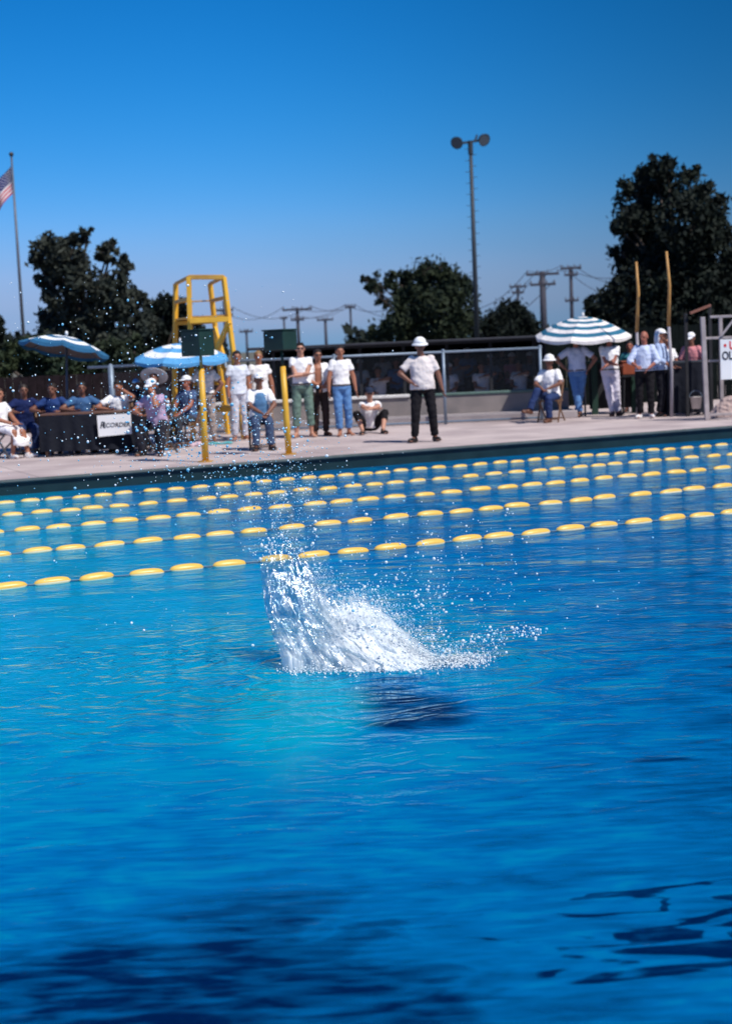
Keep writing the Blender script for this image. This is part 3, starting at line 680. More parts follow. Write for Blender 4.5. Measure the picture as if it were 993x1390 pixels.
green = mat('green_box_paint', (.008, .032, .026), rough=.5, scale=5, c2=(.014, .045, .034))
def light_post(label, px0, py0, px1, py1, w0, box_px, box_py, bw, bh):
    base = G(px0, py0); Y = base.y; t = empty('timing_post', base, label=label, cat='post')
    tp = P(px1, py1, Y)-base; mid = tp*.84
    bm = bmesh.new(); tube(bm, [(0, 0, 0), mid*.5, mid], [w0, w0*.92, w0*.85], 14); build('lower_pole', bm, yel, t, True)
    bm = bmesh.new(); tube(bm, [mid*.99, tp], [w0*.45, w0*.4], 10); build('upper_pole', bm, green if 'right' in label else yel2, t, True)
    bm = bmesh.new(); tube(bm, [(0, 0, 0), (0, 0, .02)], w0*2.2, 14); build('base_plate', bm, yel2, t)
    c = P(box_px, box_py, Y-.02)-base; mtx = Matrix.Translation(c) @ Matrix.Rotation(R(-38), 4, 'Z')
    s = Y/FPX; 
    bm = bmesh.new(); box(bm, (-bw*s*.42, -bw*s*.34, -bh*s/2), (bw*s*.42, bw*s*.34, bh*s/2), mtx, bevel=.01); bx = build('signal_box', bm, green, t)
    bm = bmesh.new(); box(bm, (-bw*s*.45, -bw*s*.37, bh*s/2+.002), (bw*s*.45, bw*s*.37, bh*s/2+.025), mtx); build('box_lid', bm, green, bx)
    return t
light_post('leaning yellow post with a dark green box, second of two, in the spray', 279, 627, 272, 476, .055, 268, 466, 42, 34)
light_post('leaning yellow post with a dark green box right of the seated umpire', 392, 617, 382, 474, .055, 380, 462, 42, 26)

def staff(label, px0, py0, Y, px1, py1, c, r_=.035):
    a = P(px0, py0, Y); a.z = max(a.z, DECK); b = P(px1, py1, Y)
    t = empty('tall_pole', a, label=label, cat='pole', group='tall thin poles on the right')
    d = b-a; mid = d*.55
    side = Vector((.03, 0, 0))
    bm = bmesh.new(); tube(bm, [(0, 0, 0), mid*.5+side, mid], [r_, r_, r_*.9], 10); build('lower_length', bm, c[0], t, True)
    bm = bmesh.new(); tube(bm, [mid, d*.8+side*1.3, d], [r_*1.05, r_*.95, r_*.7], 10); build('upper_length', bm, c[1], t, True)
bamboo = mat('bamboo', (.55, .30, .09), rough=.5, scale=6, c2=(.38, .19, .06))
staff('tall thin bamboo pole standing upright left of the man in the blue jacket', 865, 566, 31.9, 863, 355, (mat('grey_pipe', (.30, .28, .32), rough=.5), bamboo))
staff('tall bamboo pole on a grey pipe leaning left beside the white-capped timer', 911, 566, 31.4, 904, 341, (mat('grey_pipe', (.30, .28, .32), rough=.5), bamboo))

# ------------------------------------------------------------------ umbrellas
ublue = cloth('umbrella_blue', (.03, .20, .52)); uwhite = cloth('umbrella_white', (.80, .82, .84)); ubrown = cloth('umbrella_lining', (.12, .10, .10)); ucream = cloth('umbrella_cream', (.80, .76, .74))
uteal = cloth('umbrella_teal', (.03, .15, .25))
def umbrella(label, px, rim_py, Y, diam, rise, tilt=(0, 0), spin=R(22.5), cols=None, bands=9, offset=0, group='striped beach umbrellas'):
    rim = P(px, rim_py, Y); base = Vector((rim.x+offset, Y, DECK)); t = empty('umbrella', base, label=label, cat='umbrella', group=group)
    rot = (Euler((tilt[0], tilt[1], 0)).to_matrix() @ Matrix.Rotation(spin, 3, 'Z')); c0 = rim-base
    n = 8; ns = 6; nb = bands*2
    def surf(ring, a_i, sub, dz=0):
        f = ring/nb; rad = diam/2*f
        a0 = 2*math.pi*a_i/n; a1 = 2*math.pi*(a_i+1)/n; q = sub/ns
        p = Vector((math.cos(a0), math.sin(a0), 0)).lerp(Vector((math.cos(a1), math.sin(a1), 0)), q)*rad
        z = rise*(1-f**1.7) - .035*math.sin(q*math.pi)*f
        if ring == nb: z -= .0
        return c0 + rot @ Vector((p.x, p.y, z+dz))
    for layer, dz, mats in (('canopy', 0, cols or [uwhite, ublue]), ('lining', -.006, [ubrown])):
        bm = bmesh.new(); grid = {}
        for ring in range(nb+1):
            for a in range(n):
                for s in range(ns): grid[(ring, a*ns+s)] = bm.verts.new(surf(ring, a, s, dz))
        N_ = n*ns
        for ring in range(nb):
            for k in range(N_):
                f = bm.faces.new((grid[(ring, k)], grid[(ring, (k+1) % N_)], grid[(ring+1, (k+1) % N_)], grid[(ring+1, k)]))
                f.material_index = ((nb-1-ring)//2) % 2 if layer == 'canopy' else 0
        bmesh.ops.remove_doubles(bm, verts=bm.verts, dist=1e-5)
        me = bpy.data.meshes.new(layer); bm.to_mesh(me); bm.free(); cn = link(layer, me, mats, t)
    bm = bmesh.new()                                # scalloped edge strip
    for a in range(n):
        for s in range(ns):
            p, q_ = surf(nb, a, s), surf(nb, a, s+1)
            d0, d1 = .05+.02*math.sin(math.pi*s/ns), .05+.02*math.sin(math.pi*(s+1)/ns)
            bm.faces.new([bm.verts.new(x) for x in (p, q_, q_-rot @ Vector((0, 0, d1)), p-rot @ Vector((0, 0, d0)))])
    build('edge_strip', bm, (cols or [uwhite])[0], t)
    for a in range(n):
        bm = bmesh.new(); tube(bm, [surf(k, a, 0, -.02) for k in (0, nb//3, 2*nb//3, nb)], .009, 5); build('rib', bm, steel_dark, t)
    apex = c0 + rot @ Vector((0, 0, rise+.05))
    bm = bmesh.new(); knee = Vector((c0.x*.0, 0, c0.z*.55)); tube(bm, [(-offset*.0, 0, 0), knee, apex], .022, 10); build('pole', bm, pole_m, t, True)
    bm = bmesh.new(); ell(bm, apex, (.03, .03, .05)); build('finial', bm, uwhite, t, True)
umbrella('blue and white striped umbrella tilted to show its brown underside, far left', 87, 473, 29.0, 1.70, .24, tilt=(R(-9), R(11)), spin=R(8), cols=[cloth('umbrella_deep_blue', (.03, .13, .26)), uwhite], bands=5)
umbrella('pale blue and white banded umbrella behind the first green box', 246, 486, 29.6, 1.92, .29, tilt=(R(5), R(1)), spin=R(30), cols=[cloth('umbrella_sky', (.10, .34, .64)), uwhite], bands=5)
umbrella('teal and cream V-striped umbrella shading the timers on the right', 791, 455, 33.2, 2.12, .40, tilt=(R(6), R(0)), spin=R(22.5), cols=[ucream, uteal], bands=9)

# ------------------------------------------------------------------ lane ropes
fy = mat('float_yellow', (.88, .58, .14), rough=.35, scale=9, c2=(.78, .46, .08)); fw = mat('float_cream', (.84, .72, .46), rough=.35, scale=9, var=.08)
ropem = mat('lane_cord', (.10, .18, .26), rough=.8)
def float_mesh():
    bm = bmesh.new(); n = 14; prof = []
    for k in range(15):
        s = -1+2*k/14; rr = .052*(max(0, 1-abs(s)**2.6))**.55 + .006; prof.append((s*.165, rr))
    rings = [[bm.verts.new((x, rr*math.cos(a), rr*.92*math.sin(a))) for a in [2*math.pi*j/n for j in range(n)]] for x, rr in prof]
    for i in range(14):
        for j in range(n):
            f = bm.faces.new((rings[i][j], rings[i+1][j], rings[i+1][(j+1) % n], rings[i][(j+1) % n]))
            f.material_index = 0 if math.sin(2*math.pi*(j+.5)/n) > -.1 else 1
    bm.faces.new(rings[0][::-1]); bm.faces.new(rings[-1])
    bmesh.ops.recalc_face_normals(bm, faces=bm.faces)
    me = bpy.data.meshes.new('float'); bm.to_mesh(me); bm.free(); me.materials.append(fy); me.materials.append(fw)
    me.polygons.foreach_set('use_smooth', [True]*len(me.polygons)); return me
FM = float_mesh()
rope_names = ['the farthest lane rope of yellow floats, close under the pool wall', 'second lane rope of yellow floats counted from the far pool wall', 'middle lane rope of yellow floats, third of the five', 'second nearest lane rope of yellow floats', 'nearest lane rope of yellow floats, passing behind the splash']
for i, v in enumerate(ROPE_V):
    x0 = None
    def u_at(px): # u where the rope crosses a photo column
        lo, hi = -20.0, 24.0
        for _ in range(50):
            m_ = (lo+hi)/2; p = W(m_, v, .03)-Vector((0, 0, CAMZ)); c = ROT.transposed() @ p; x = 496.5 + FPX*c.x/(-c.z) if c.z < 0 else -9e9
            if x < px: lo = m_
            else: hi = m_
        return lo
    ua, ub = u_at(-60), u_at(1060); base = W((ua+ub)/2, v, 0)
    t = empty('lane_rope', base, ANG, label=rope_names[i], cat='lane rope', group='lane ropes across the pool')
    h = (ub-ua)/2; bm = bmesh.new()
    tube(bm, [(-h+2*h*k/80, .012*math.sin(k*.5+i), .012+.004*math.sin(k*1.7)) for k in range(81)], .009, 6); build('rope', bm, ropem, t, True)
    x = -h; pitch = [.325, .35, .385, .405, .41][i]; fs = [.82, .86, .95, 1, 1.02][i]; cnt = 0
    while x < h and cnt < 100:
        o = bpy.data.objects.new('float', FM); col.objects.link(o); o.parent = t
        o.location = (x, .012*math.sin((x+h)/(2*h)*80*.5+i)+random.uniform(-.005, .005), .008+random.uniform(-.006, .008)); o.rotation_euler = (random.uniform(-.25, .25), random.uniform(-.035, .035), random.uniform(-.06, .06))
        o.scale = (fs*random.uniform(.95, 1.04), .9*fs, .84*fs)
        x += (pitch + random.uniform(-.03, .045)) if random.random() > .08 else .345*fs; cnt += 1
        if random.random() < .05: x += .09

# ------------------------------------------------------------------ people
def V3(*a): return Vector(a)
def ik(a, b, l1, l2, hint):
    a, b = Vector(a), Vector(b); d = b-a; L = d.length
    if L > (l1+l2)*.995: b = a+d*((l1+l2)*.995/L); d = b-a; L = d.length
    x = (L*L+l1*l1-l2*l2)/(2*L); h = math.sqrt(max(0, l1*l1-x*x)); n = d/L
    hv = Vector(hint); hv = hv - n*hv.dot(n)
    if hv.length < 1e-4: hv = Vector((0, 1, 0))
    return a+n*x+hv.normalized()*h, b
SKIN = {'light': mat('skin_light', (.50, .25, .17), rough=.5, scale=5, var=.1), 'tan': mat('skin_tan', (.36, .15, .09), rough=.5, scale=5, var=.12), 'red': mat('skin_red', (.34, .12, .08), rough=.5, scale=5, var=.12), 'dark': mat('skin_shade', (.20, .085, .055), rough=.5, scale=5, var=.1)}  # darkest tone has deep shade put into the skin colour
HAIR = {'dark': mat('hair_dark', (.018, .012, .010), rough=.6, scale=30, var=.4), 'blond': mat('hair_blond', (.24, .14, .06), rough=.6, scale=30, var=.3), 'brown': mat('hair_brown', (.05, .028, .016), rough=.6, scale=30, var=.3)}
eyem = mat('eye_dark', (.02, .015, .012), rough=.2); mouthm = mat('lips', (.22, .07, .06), rough=.5); lensm = mat('sunglass_lens', (.004, .004, .006), rough=.08, spec=.8)
beltm = mat('belt_leather', (.04, .025, .015), rough=.5); shoe_black = mat('shoe_black', (.012, .011, .012), rough=.4); shoe_white = mat('shoe_white', (.72, .70, .70), rough=.6); shoe_brown = mat('shoe_brown', (.09, .035, .02), rough=.45)
def hand(bm, w, d, side, curl=.5, thumb_side=1):
    """palm and five fingers from the wrist w along direction d; side = across the palm"""
    d = d.normalized(); s = Vector(side); s = (s-d*s.dot(d)).normalized(); nrm = d.cross(s)
    for q in (-.026, -.009, .009, .026): cap(bm, w+d*.015+s*q*.8, w+d*.085+s*q, .0145, .012, seg=8)
    for i, (q, L) in enumerate(((-.031, .062), (-.0105, .074), (.0105, .078), (.031, .070))):
        a = w+d*.085+s*q*1.0; dd = (d+nrm*curl*.45+s*q*5*.4).normalized(); b = a+dd*L*.55; e = b+(d+nrm*curl*1.6+s*q*3).normalized()*L*.48
        cap(bm, a, b, .0105, .0095, seg=8); cap(bm, b, e, .0095, .008, seg=8)
    t0 = w+d*.03+s*.03*thumb_side; t1 = t0+(d*.6+s*.8*thumb_side+nrm*.2).normalized()*.038; t2 = t1+(d+nrm*.35).normalized()*.032
    cap(bm, t0, t1, .0135, .0115, seg=8); cap(bm, t1, t2, .0115, .009, seg=8)
def person(label, loc, yaw=0, H=1.75, fat=1.0, pel=(0, 0, .93), nk=(0, .01, 1.46), wr=((-.27, -.06, .84), (.27, -.06, .84)), eh=((-.4, .5, 0), (.4, .5, 0)),
           an=((-.11, .02, .075), (.11, .02, .075)), kh=((-.1, -1, .1), (.1, -1, .1)), toe=((-.35, -1, 0), (.35, -1, 0)), hd=(0, 0), head_off=(0, 0),
           skin='tan', hair='dark', hat=None, shirt=('white', (.80, .80, .82)), sleeve=.55, open_shirt=False, trousers=('blue', (.05, .10, .25)), leg=1.0, shoes=None,
           glasses=False, skirt=None, vox=.011, hem=.02, group=None, belt=True, vest=None):
    t = empty('person', loc, yaw, label=label, cat='person', group=group); t.scale = (H/1.75,)*3
    pel, nk = Vector(pel), Vector(nk); ax = (nk-pel); TL = ax.length; up = ax/TL; X = Vector((1, 0, 0)); X = (X-up*X.dot(up)).normalized(); Yb = up.cross(X)   # Yb points to the back
    if Yb.y < 0: pass
    def ring(f, rx, ry, fwd=0): return (pel+ax*f + Yb*(-fwd if Yb.y > 0 else fwd), X*rx, Yb*ry)
    sh = [nk - up*.055 + X*s*.185*(.6+.4*fat) for s in (-1, 1)]
    hip = [pel + X*s*.092*(.5+.5*fat) for s in (-1, 1)]
    el, wrv = zip(*[ik(sh[i], wr[i], .285, .25, eh[i]) for i in (0, 1)])
    kn, anv = zip(*[ik(hip[i], an[i], .435, .42, kh[i]) for i in (0, 1)])
    # head: neck, skull, jaw, nose, ears
    hz = nk + up*.045 + Vector((head_off[0], head_off[1]-.015, 0)); hc = hz + Vector((0, -.012, .124)); Rm = (Matrix.Rotation(hd[0], 3, 'Z') @ Matrix.Rotation(hd[1], 3, 'X'))
    def hp(x, y, z): return hc + Rm @ Vector((x, y, z))
    bm = bmesh.new(); f = fat
    loft(bm, [ring(-.16, .10*f, .08*f), ring(-.06, .165*f, .115*f), ring(.06, .168*f, .122*f), ring(.32, .138*f, .105*f, .01*(f-1)*10), ring(.62, .158*f, .118*f), ring(.84, .165, .105), ring(.95, .12, .075), ring(1.0, .06, .055)])
    cap(bm, nk-up*.06, hz+Vector((0, 0, .05)), .066, .057)
    ell(bm, hp(0, .012, .02), (.077, .096, .098), Rm); ell(bm, hp(0, -.022, -.05), (.056, .066, .062), Rm); ell(bm, hp(0, -.055, -.092), (.024, .02, .016), Rm)
    cap(bm, hp(0, -.082, .018), hp(0, -.106, -.022), .010, .016, seg=8); ell(bm, hp(0, -.074, .03), (.055, .018, .012), Rm)
    for s in (-1, 1): ell(bm, hp(s*.078, .015, -.005), (.012, .020, .032), Rm)
    for i, s in ((0, -1), (1, 1)):
        cap(bm, sh[i]-X*s*.03, el[i], .058, .044); cap(bm, el[i], wrv[i], .045, .029)
        fd = (wrv[i]-el[i]).normalized(); hand(bm, wrv[i], fd, Vector((0, 1, 0)) if abs(fd.y) < .6 else Vector((1, 0, 0)), .6, -1 if abs(fd.y) < .6 else -s)
        cap(bm, hip[i], kn[i], .088*(.6+.4*f), .060); c = kn[i].lerp(anv[i], .3); cap(bm, kn[i], c, .056, .058); cap(bm, c, anv[i], .057, .036)
        td = Vector(toe[i]).normalized(); heel = anv[i]-td*.05-Vector((0, 0, .04)); ball = anv[i]+td*.13-Vector((0, 0, .048))
        cap(bm, anv[i], heel, .036, .032); cap(bm, anv[i], ball, .036, .026)
        sd_ = td.cross(Vector((0, 0, 1)))
        for q in (-.03, -.012, .006, .026): cap(bm, ball+sd_*q, ball+td*.05+sd_*q*1.1, .018, .012, seg=8)
    me = remesh(bm, min(vox, .010), 1, name='body'); body = link('body', me, SKIN[skin], t)
    # face details
    for s in (-1, 1):
        bm = bmesh.new(); ell(bm, hp(s*.030, -.076, .012), (.011, .009, .006), Rm, 8, 6); build('eye', bm, eyem, t, True)
    bm = bmesh.new(); ell(bm, hp(0, -.084, -.052), (.024, .008, .006), Rm, 10, 6); build('mouth', bm, mouthm, t, True)
    if glasses:
        bm = bmesh.new()
        for s in (-1, 1): ell(bm, hp(s*.032, -.092, .012), (.026, .007, .017), Rm, 12, 8); cap(bm, hp(s*.058, -.085, .016), hp(s*.083, .01, .012), .004, .004, False, 6)
        cap(bm, hp(-.01, -.096, .017), hp(.01, -.096, .017), .004, .004, False, 6); build('sunglasses', bm, lensm, t, True)
    if hair:
        bm = bmesh.new(); r = random.Random(label)
        ell(bm, hp(0, .022, .040), (.084, .098, .092), Rm, 18, 12, half=-.02); ell(bm, hp(0, .055, -.005), (.078, .062, .075), Rm)
        for k in range(16): a = r.uniform(0, 6.28); q = r.uniform(.3, 1); ell(bm, hp(.066*q*math.cos(a), .02+.08*q*math.sin(a)*.9-.012, .118-.03*q), (.022, .024, .014), Rm, 8, 6)
        hm = remesh(bm, .009, 1, .004, 'hair'); link('hair', hm, HAIR[hair], t)
    if hat:
        kind, cname, cc = hat; hm_ = cloth(cname, cc); bm = bmesh.new()
        if kind == 'helmet':        # domed sun helmet with a turned-down brim
            ell(bm, hp(0, .01, .060), (.108, .125, .105), Rm, 20, 12, half=0.0)
            n = 28; prof = [(1.0, .0, .02), (1.28, -.022, .0), (1.32, -.034, 0)]
            ri = [[bm.verts.new(hp(.106*q*math.cos(a), .01+.123*q*math.sin(a), .064+dz)) for a in [2*math.pi*k/n for k in range(n)]] for q, dz, _ in prof]
            rj = [[bm.verts.new(hp(.106*q*math.cos(a), .01+.123*q*math.sin(a), .056+dz)) for a in [2*math.pi*k/n for k in range(n)]] for q, dz, _ in prof]
            for rr in (ri, rj):
                for i in range(2):
                    for k in range(n): bm.faces.new((rr[i][k], rr[i][(k+1) % n], rr[i+1][(k+1) % n], rr[i+1][k]))
            for k in range(n): bm.faces.new((ri[2][k], ri[2][(k+1) % n], rj[2][(k+1) % n], rj[2][k]))
        elif kind == 'cap':
            ell(bm, hp(0, .015, .055), (.093, .108, .085), Rm, 20, 12, half=-.01); ell(bm, hp(0, -.105, .050), (.070, .060, .008), Matrix(Rm) @ Matrix.Rotation(.15, 3, 'X'))
            ell(bm, hp(0, .015, .142), (.010, .010, .006), Rm, 8, 6)
        elif kind == 'cloth_cap':   # cap with a cloth hanging over the neck
            ell(bm, hp(0, .015, .055), (.096, .112, .088), Rm, 20, 12, half=-.01); ell(bm, hp(0, -.105, .050), (.070, .060, .008), Rm)
            loft(bm, [(hp(0, .045, .05), Rm @ V3(.095, 0, 0), Rm @ V3(0, .085, 0)), (hp(0, .07, -.06), Rm @ V3(.105, 0, 0), Rm @ V3(0, .07, 0)), (hp(0, .085, -.17), Rm @ V3(.11, 0, 0), Rm @ V3(0, .05, 0))])
        elif kind == 'straw':       # very wide brim
            ell(bm, hp(0, .015, .060), (.095, .108, .09), Rm, 20, 12, half=-.01); ell(bm, hp(0, .015, .058), (.235, .24, .012), Rm, 28, 8)
        build('hat', bm, hm_, t, True)
    # shirt
    if shirt:
        sm = cloth(shirt[0], shirt[1]); bm = bmesh.new(); o = .014 if hem >= .1 else .020
        loft(bm, [ring(hem-.06 if skirt is None else .02, .175*f+o, .128*f+o), ring(.14, .168*f+o, .126*f+o, .012*(f-1)*10), ring(.35, .150*f+o, .116*f+o, .015*(f-1)*10), ring(.62, .163*f+o, .122*f+o), ring(.84, .168+o, .106+o), ring(.935, .134+o*.8, .082+o), ring(1.015, .076, .072)], 28)
        for i, s in ((0, -1), (1, 1)):
            e = sh[i].lerp(el[i], min(1, sleeve)); a = sh[i]-X*s*.035+up*.004
            ell(bm, a, (.073,)*3); cap(bm, a, e, .074, .066, False)
            if sleeve > 1: ell(bm, el[i], (.062,)*3); cap(bm, el[i], el[i].lerp(wrv[i], sleeve-1), .060, .046, False)
        me = remesh(bm, .012, 2, .011, 'shirt')
        if open_shirt:              # cut a strip out down the front
            b2 = bmesh.new(); b2.from_mesh(me); Mi = Matrix((X, Yb, up)).transposed().inverted()
            kill = [v for v in b2.verts if abs((Mi @ (v.co-pel)).x+.03) < .065 and (Mi @ (v.co-pel)).y*(1 if Yb.y > 0 else -1) < 0 and (Mi @ (v.co-pel)).z > -.2]
            bmesh.ops.delete(b2, geom=kill, context='VERTS'); b2.to_mesh(me); b2.free()
        so = link('shirt', me, sm, t)
        if vest:
            bm = bmesh.new(); o2 = o+.010
            loft(bm, [ring(hem-.02, .172*f+o2-.03, .128*f+o2), ring(.35, .150*f+o2-.01, .118*f+o2), ring(.62, .150*f+o2-.01, .124*f+o2), ring(.84, .120+o2, .108+o2), ring(.93, .07+o2, .084+o2)], 24)
            link('vest', remesh(bm, .012, 2, .006, 'vest'), cloth(vest[0], vest[1]), t)
    if trousers:
        tm = cloth(trousers[0], trousers[1]); bm = bmesh.new(); o = .014
        loft(bm, [ring(-.19, .07*f, .07), ring(-.13, .13*f, .105*f), ring(-.05, .172*f+o, .122*f+o), ring(.06, .172*f+o, .126*f+o), ring(.10, .166*f+o, .123*f+o)], 24)
        for i in (0, 1):
            cap(bm, hip[i], kn[i], .104*(.6+.4*f), .080, True)
            if leg < .5: pass
            else: cap(bm, kn[i], kn[i].lerp(anv[i], (leg-.5)*2*.94), .080, .066, False)
        link('trousers', remesh(bm, .012, 2, .012, 'trousers'), tm, t)
        if belt:
            bm = bmesh.new(); loft(bm, [ring(.085, .172*f+o+.006, .128*f+o+.006), ring(.135, .168*f+o+.006, .126*f+o+.006)], 28); build('belt', bm, beltm, t)
    if skirt:
        bm = bmesh.new(); m0 = (kn[0]+kn[1])/2; 
        loft(bm, [ring(.10, .17*f, .13*f), ring(-.02, .20*f, .16*f), (pel.lerp(m0, .45)+V3(0, 0, .02), X*.20, V3(0, .06, .12)), (m0+V3(0, 0, .01), X*.21, V3(0, .05, .11)), (m0+V3(0, -.07, -.10), X*.22, V3(0, .10, .07)), (m0+V3(0, -.06, -.24), X*.20, V3(0, .12, .02))], 24)
        link('skirt', remesh(bm, .013, 2, .014, 'skirt'), cloth(skirt[0], skirt[1]), t)
    if shoes is not None:
        for i in (0, 1):
            td = Vector(toe[i]).normalized(); bm = bmesh.new(); a = anv[i]-V3(0, 0, .035)
            rot = td.to_track_quat('-Y', 'Z').to_matrix()
            ell(bm, a+td*.09, (.046, .115, .040), rot); ell(bm, a-td*.02, (.040, .055, .052), rot); cap(bm, a+V3(0, 0, .0), a+V3(0, 0, .06), .046, .042, False); ell(bm, a+td*.05-V3(0, 0, .026), (.048, .155, .014), rot)
            link('shoe', remesh(bm, .010, 2, 0, 'shoe'), shoes, t)
    return t

# folding chairs
chair_wood = mat('chair_wood', (.20, .11, .06), rough=.5, scale=6, c2=(.12, .06, .035)); chair_metal = mat('chair_metal', (.10, .10, .11), rough=.4, metal=.4)
def chair(label, loc, yaw, m=chair_wood, group='folding chairs on the deck'):
    t = empty('folding_chair', loc, yaw, label=label, cat='chair', group=group)
    bm = bmesh.new()
    for k in range(5): box(bm, (-.20, -.20+k*.084, .432), (.20, -.20+k*.084+.076, .450), bevel=.003)
    box(bm, (-.20, -.19, .415), (-.17, .20, .43)); box(bm, (.17, -.19, .415), (.20, .20, .43)); build('seat', bm, m, t)
    bm = bmesh.new(); box(bm, (-.20, .245, .66), (.20, .262, .84), bevel=.006); build('backrest', bm, m, t)
    for s in (-1, 1):
        x = s*.215
        bm = bmesh.new(); beam(bm, (x, -.30, 0), (x, .26, .86), .028); build('leg', bm, m, t)
        bm = bmesh.new(); beam(bm, (x*.9, .33, 0), (x*.9, -.20, .42), .026); build('leg', bm, m, t)
    bm = bmesh.new(); beam(bm, (-.20, .29, .06), (.20, .29, .06), .022); build('stretcher', bm, m, t)
    bm = bmesh.new(); beam(bm, (-.21, -.26, .06), (.21, -.26, .06), .022); build('stretcher', bm, m, t)
    return t
WHITE = ('white', (.88, .87, .88)); CREAM = ('cream_shirt', (.74, .66, .64)); PALEBLUE = ('pale_blue', (.42, .52, .74)); BLUE = ('blue_shirt', (.06, .16, .40)); MIDBLUE = ('mid_blue', (.05, .12, .26))
JEANS = ('jeans', (.10, .22, .46)); BLACK = ('black', (.012, .011, .014)); BROWN = ('brown', (.045, .030, .028)); GREY = ('grey_trousers', (.30, .30, .36)); SAGE = ('sage', (.13, .20, .17)); WHITET = ('white_trousers', (.66, .62, .72)); NAVY = ('navy', (.025, .045, .13)); LILAC = ('lilac', (.46, .34, .50)); TEAL = ('teal', (.05, .22, .26)); PINK = ('pink', (.62, .24, .26)); PLUM = ('plum_shade', (.10, .06, .11))

def on(px, py): return G(px, py)
SIT = dict(pel=(0, .03, .53), nk=(0, .04, 1.06), an=((-.13, -.43, .075), (.13, -.40, .075)), kh=((0, -.5, 1), (0, -.5, 1)))
def at_depth(px, Y): v = P(px, 560, Y); return Vector((v.x, Y, DECK))
# the row of swimmers and officials in the middle
person('young man in tight white t-shirt and pale grey trousers, left of the blond one', on(327, 598), R(22), 1.74, .92, wr=((-.22, -.05, .82), (.25, -.02, .82)), shirt=('tee_cool', (.66, .70, .80)), trousers=('pale_grey', (.55, .55, .62)), skin='tan', hair='dark', sleeve=.5, belt=False, shoes=None, hd=(R(-10), 0))
person('blond young man in white t-shirt standing behind the seated umpire', on(356, 594), R(12), 1.72, .98, wr=((-.26, 0, .84), (.28, 0, .82)), shirt=WHITE, trousers=('white_shorts', (.70, .70, .74)), leg=.5, hair='blond', skin='tan', sleeve=.42, belt=False)
person('tall barefoot man in sunglasses with arms folded, sage green rolled trousers', on(413, 594), R(4), 1.85, .98, wr=((.12, -.20, 1.17), (-.13, -.225, 1.15)), eh=((-.7, .1, -.5), (.7, .1, -.5)), shirt=WHITE, trousers=SAGE, leg=.86, hair='dark', skin='light', glasses=True, sleeve=.38, an=((-.14, .02, .075), (.14, .02, .075)), hem=.12)
person('young man in open white shirt over bare chest and brown trousers', on(436, 592), R(14), 1.70, .93, wr=((-.02, -.17, 1.02), (.04, -.19, 1.0)), eh=((-.7, .3, -.2), (.7, .3, -.2)), shirt=WHITE, open_shirt=True, trousers=BROWN, hair='dark', skin='tan', glasses=True, sleeve=.95, shoes=shoe_brown, hem=-.02)
person('barefoot man in white t-shirt and light blue jeans, arms hanging', on(466, 592), R(10), 1.76, .96, wr=((-.26, -.08, .85), (.29, -.04, .80)), shirt=WHITE, trousers=JEANS, leg=.94, hair='dark', skin='tan', sleeve=.5, an=((-.07, -.05, .075), (.12, .04, .075)), hem=.12)
person('man in dark cap sitting on the deck hugging his knees', on(503, 588), R(6), 1.74, .96, pel=(0, .15, .14), nk=(0, -.02, .62), an=((-.20, -.40, .075), (.20, -.40, .075)), kh=((-.5, -.2, 1), (.5, -.2, 1)), wr=((.05, -.42, .50), (-.05, -.44, .50)), eh=((-1, 0, .1), (1, 0, .1)), shirt=WHITE, trousers=BLACK, leg=.72, shoes=shoe_black, skin='light', glasses=True, hair='dark', hat=('cap', 'cap_navy', (.02, .03, .06)), hd=(0, R(4)), sleeve=.6, hem=.06, belt=False)
person('heavy-set official in white sun helmet, cream shirt and black trousers, hand on hip', on(576, 600), R(6), 1.80, 1.16, wr=((-.21, -.10, 1.03), (.33, -.12, .86)), eh=((-1, .3, .1), (.5, .6, 0)), shirt=CREAM, trousers=BLACK, hair='dark', skin='dark', shoes=shoe_black, hat=('helmet', 'helmet_white', (.86, .86, .86)), sleeve=.72, hem=.0, an=((-.17, -.02, .075), (.19, .04, .075)), toe=((-.9, -1, 0), (.3, -1, 0)), head_off=(-.02, -.02), hd=(R(-8), R(6)))
c = on(352, 612); chair('wooden folding chair under the umpire in the blue vest', c+V3(.02, .42, 0), R(6))
person('seated umpire in white cap, blue vest over white sleeves and grey-blue trousers', c+V3(.02, .42, 0), R(8), 1.74, 1.02, **{**SIT, 'nk': (0, -.02, 1.05)}, wr=((-.02, -.33, .66), (.10, -.35, .64)), eh=((-1, 0, -.2), (1, 0, -.2)), shirt=WHITE, vest=('slate_blue', (.10, .22, .40)), trousers=('grey_blue', (.055, .085, .16)), hair='dark', skin='dark', shoes=shoe_black, hat=('cap', 'cap_white', (.84, .84, .86)), sleeve=.8, hem=.03, belt=False)
# by the tower
person('man in white t-shirt standing with hands on hips beside the yellow tower', at_depth(281, 29.6), R(-6), 1.66, .95, wr=((-.19, -.07, .98), (.19, -.07, .98)), eh=((-1, .3, 0), (1, .3, 0)), shirt=WHITE, trousers=('beige', (.36, .30, .28)), hair='dark', skin='dark', sleeve=.6, hem=.10)
c = at_depth(254, 28.6); chair('folding chair of the man in the white cap beside the tower', c, R(-35))
person('seated man in white cap and dark blue shirt beside the yellow tower', c, R(-35), 1.70, 1.0, **SIT, wr=((-.10, -.34, .66), (.12, -.34, .66)), shirt=('dusk_blue', (.07, .11, .22)), trousers=('dark_slate', (.04, .045, .06)), shoes=shoe_black, hair='dark', skin='red', hat=('cap', 'cap_white', (.84, .84, .86)), belt=False)
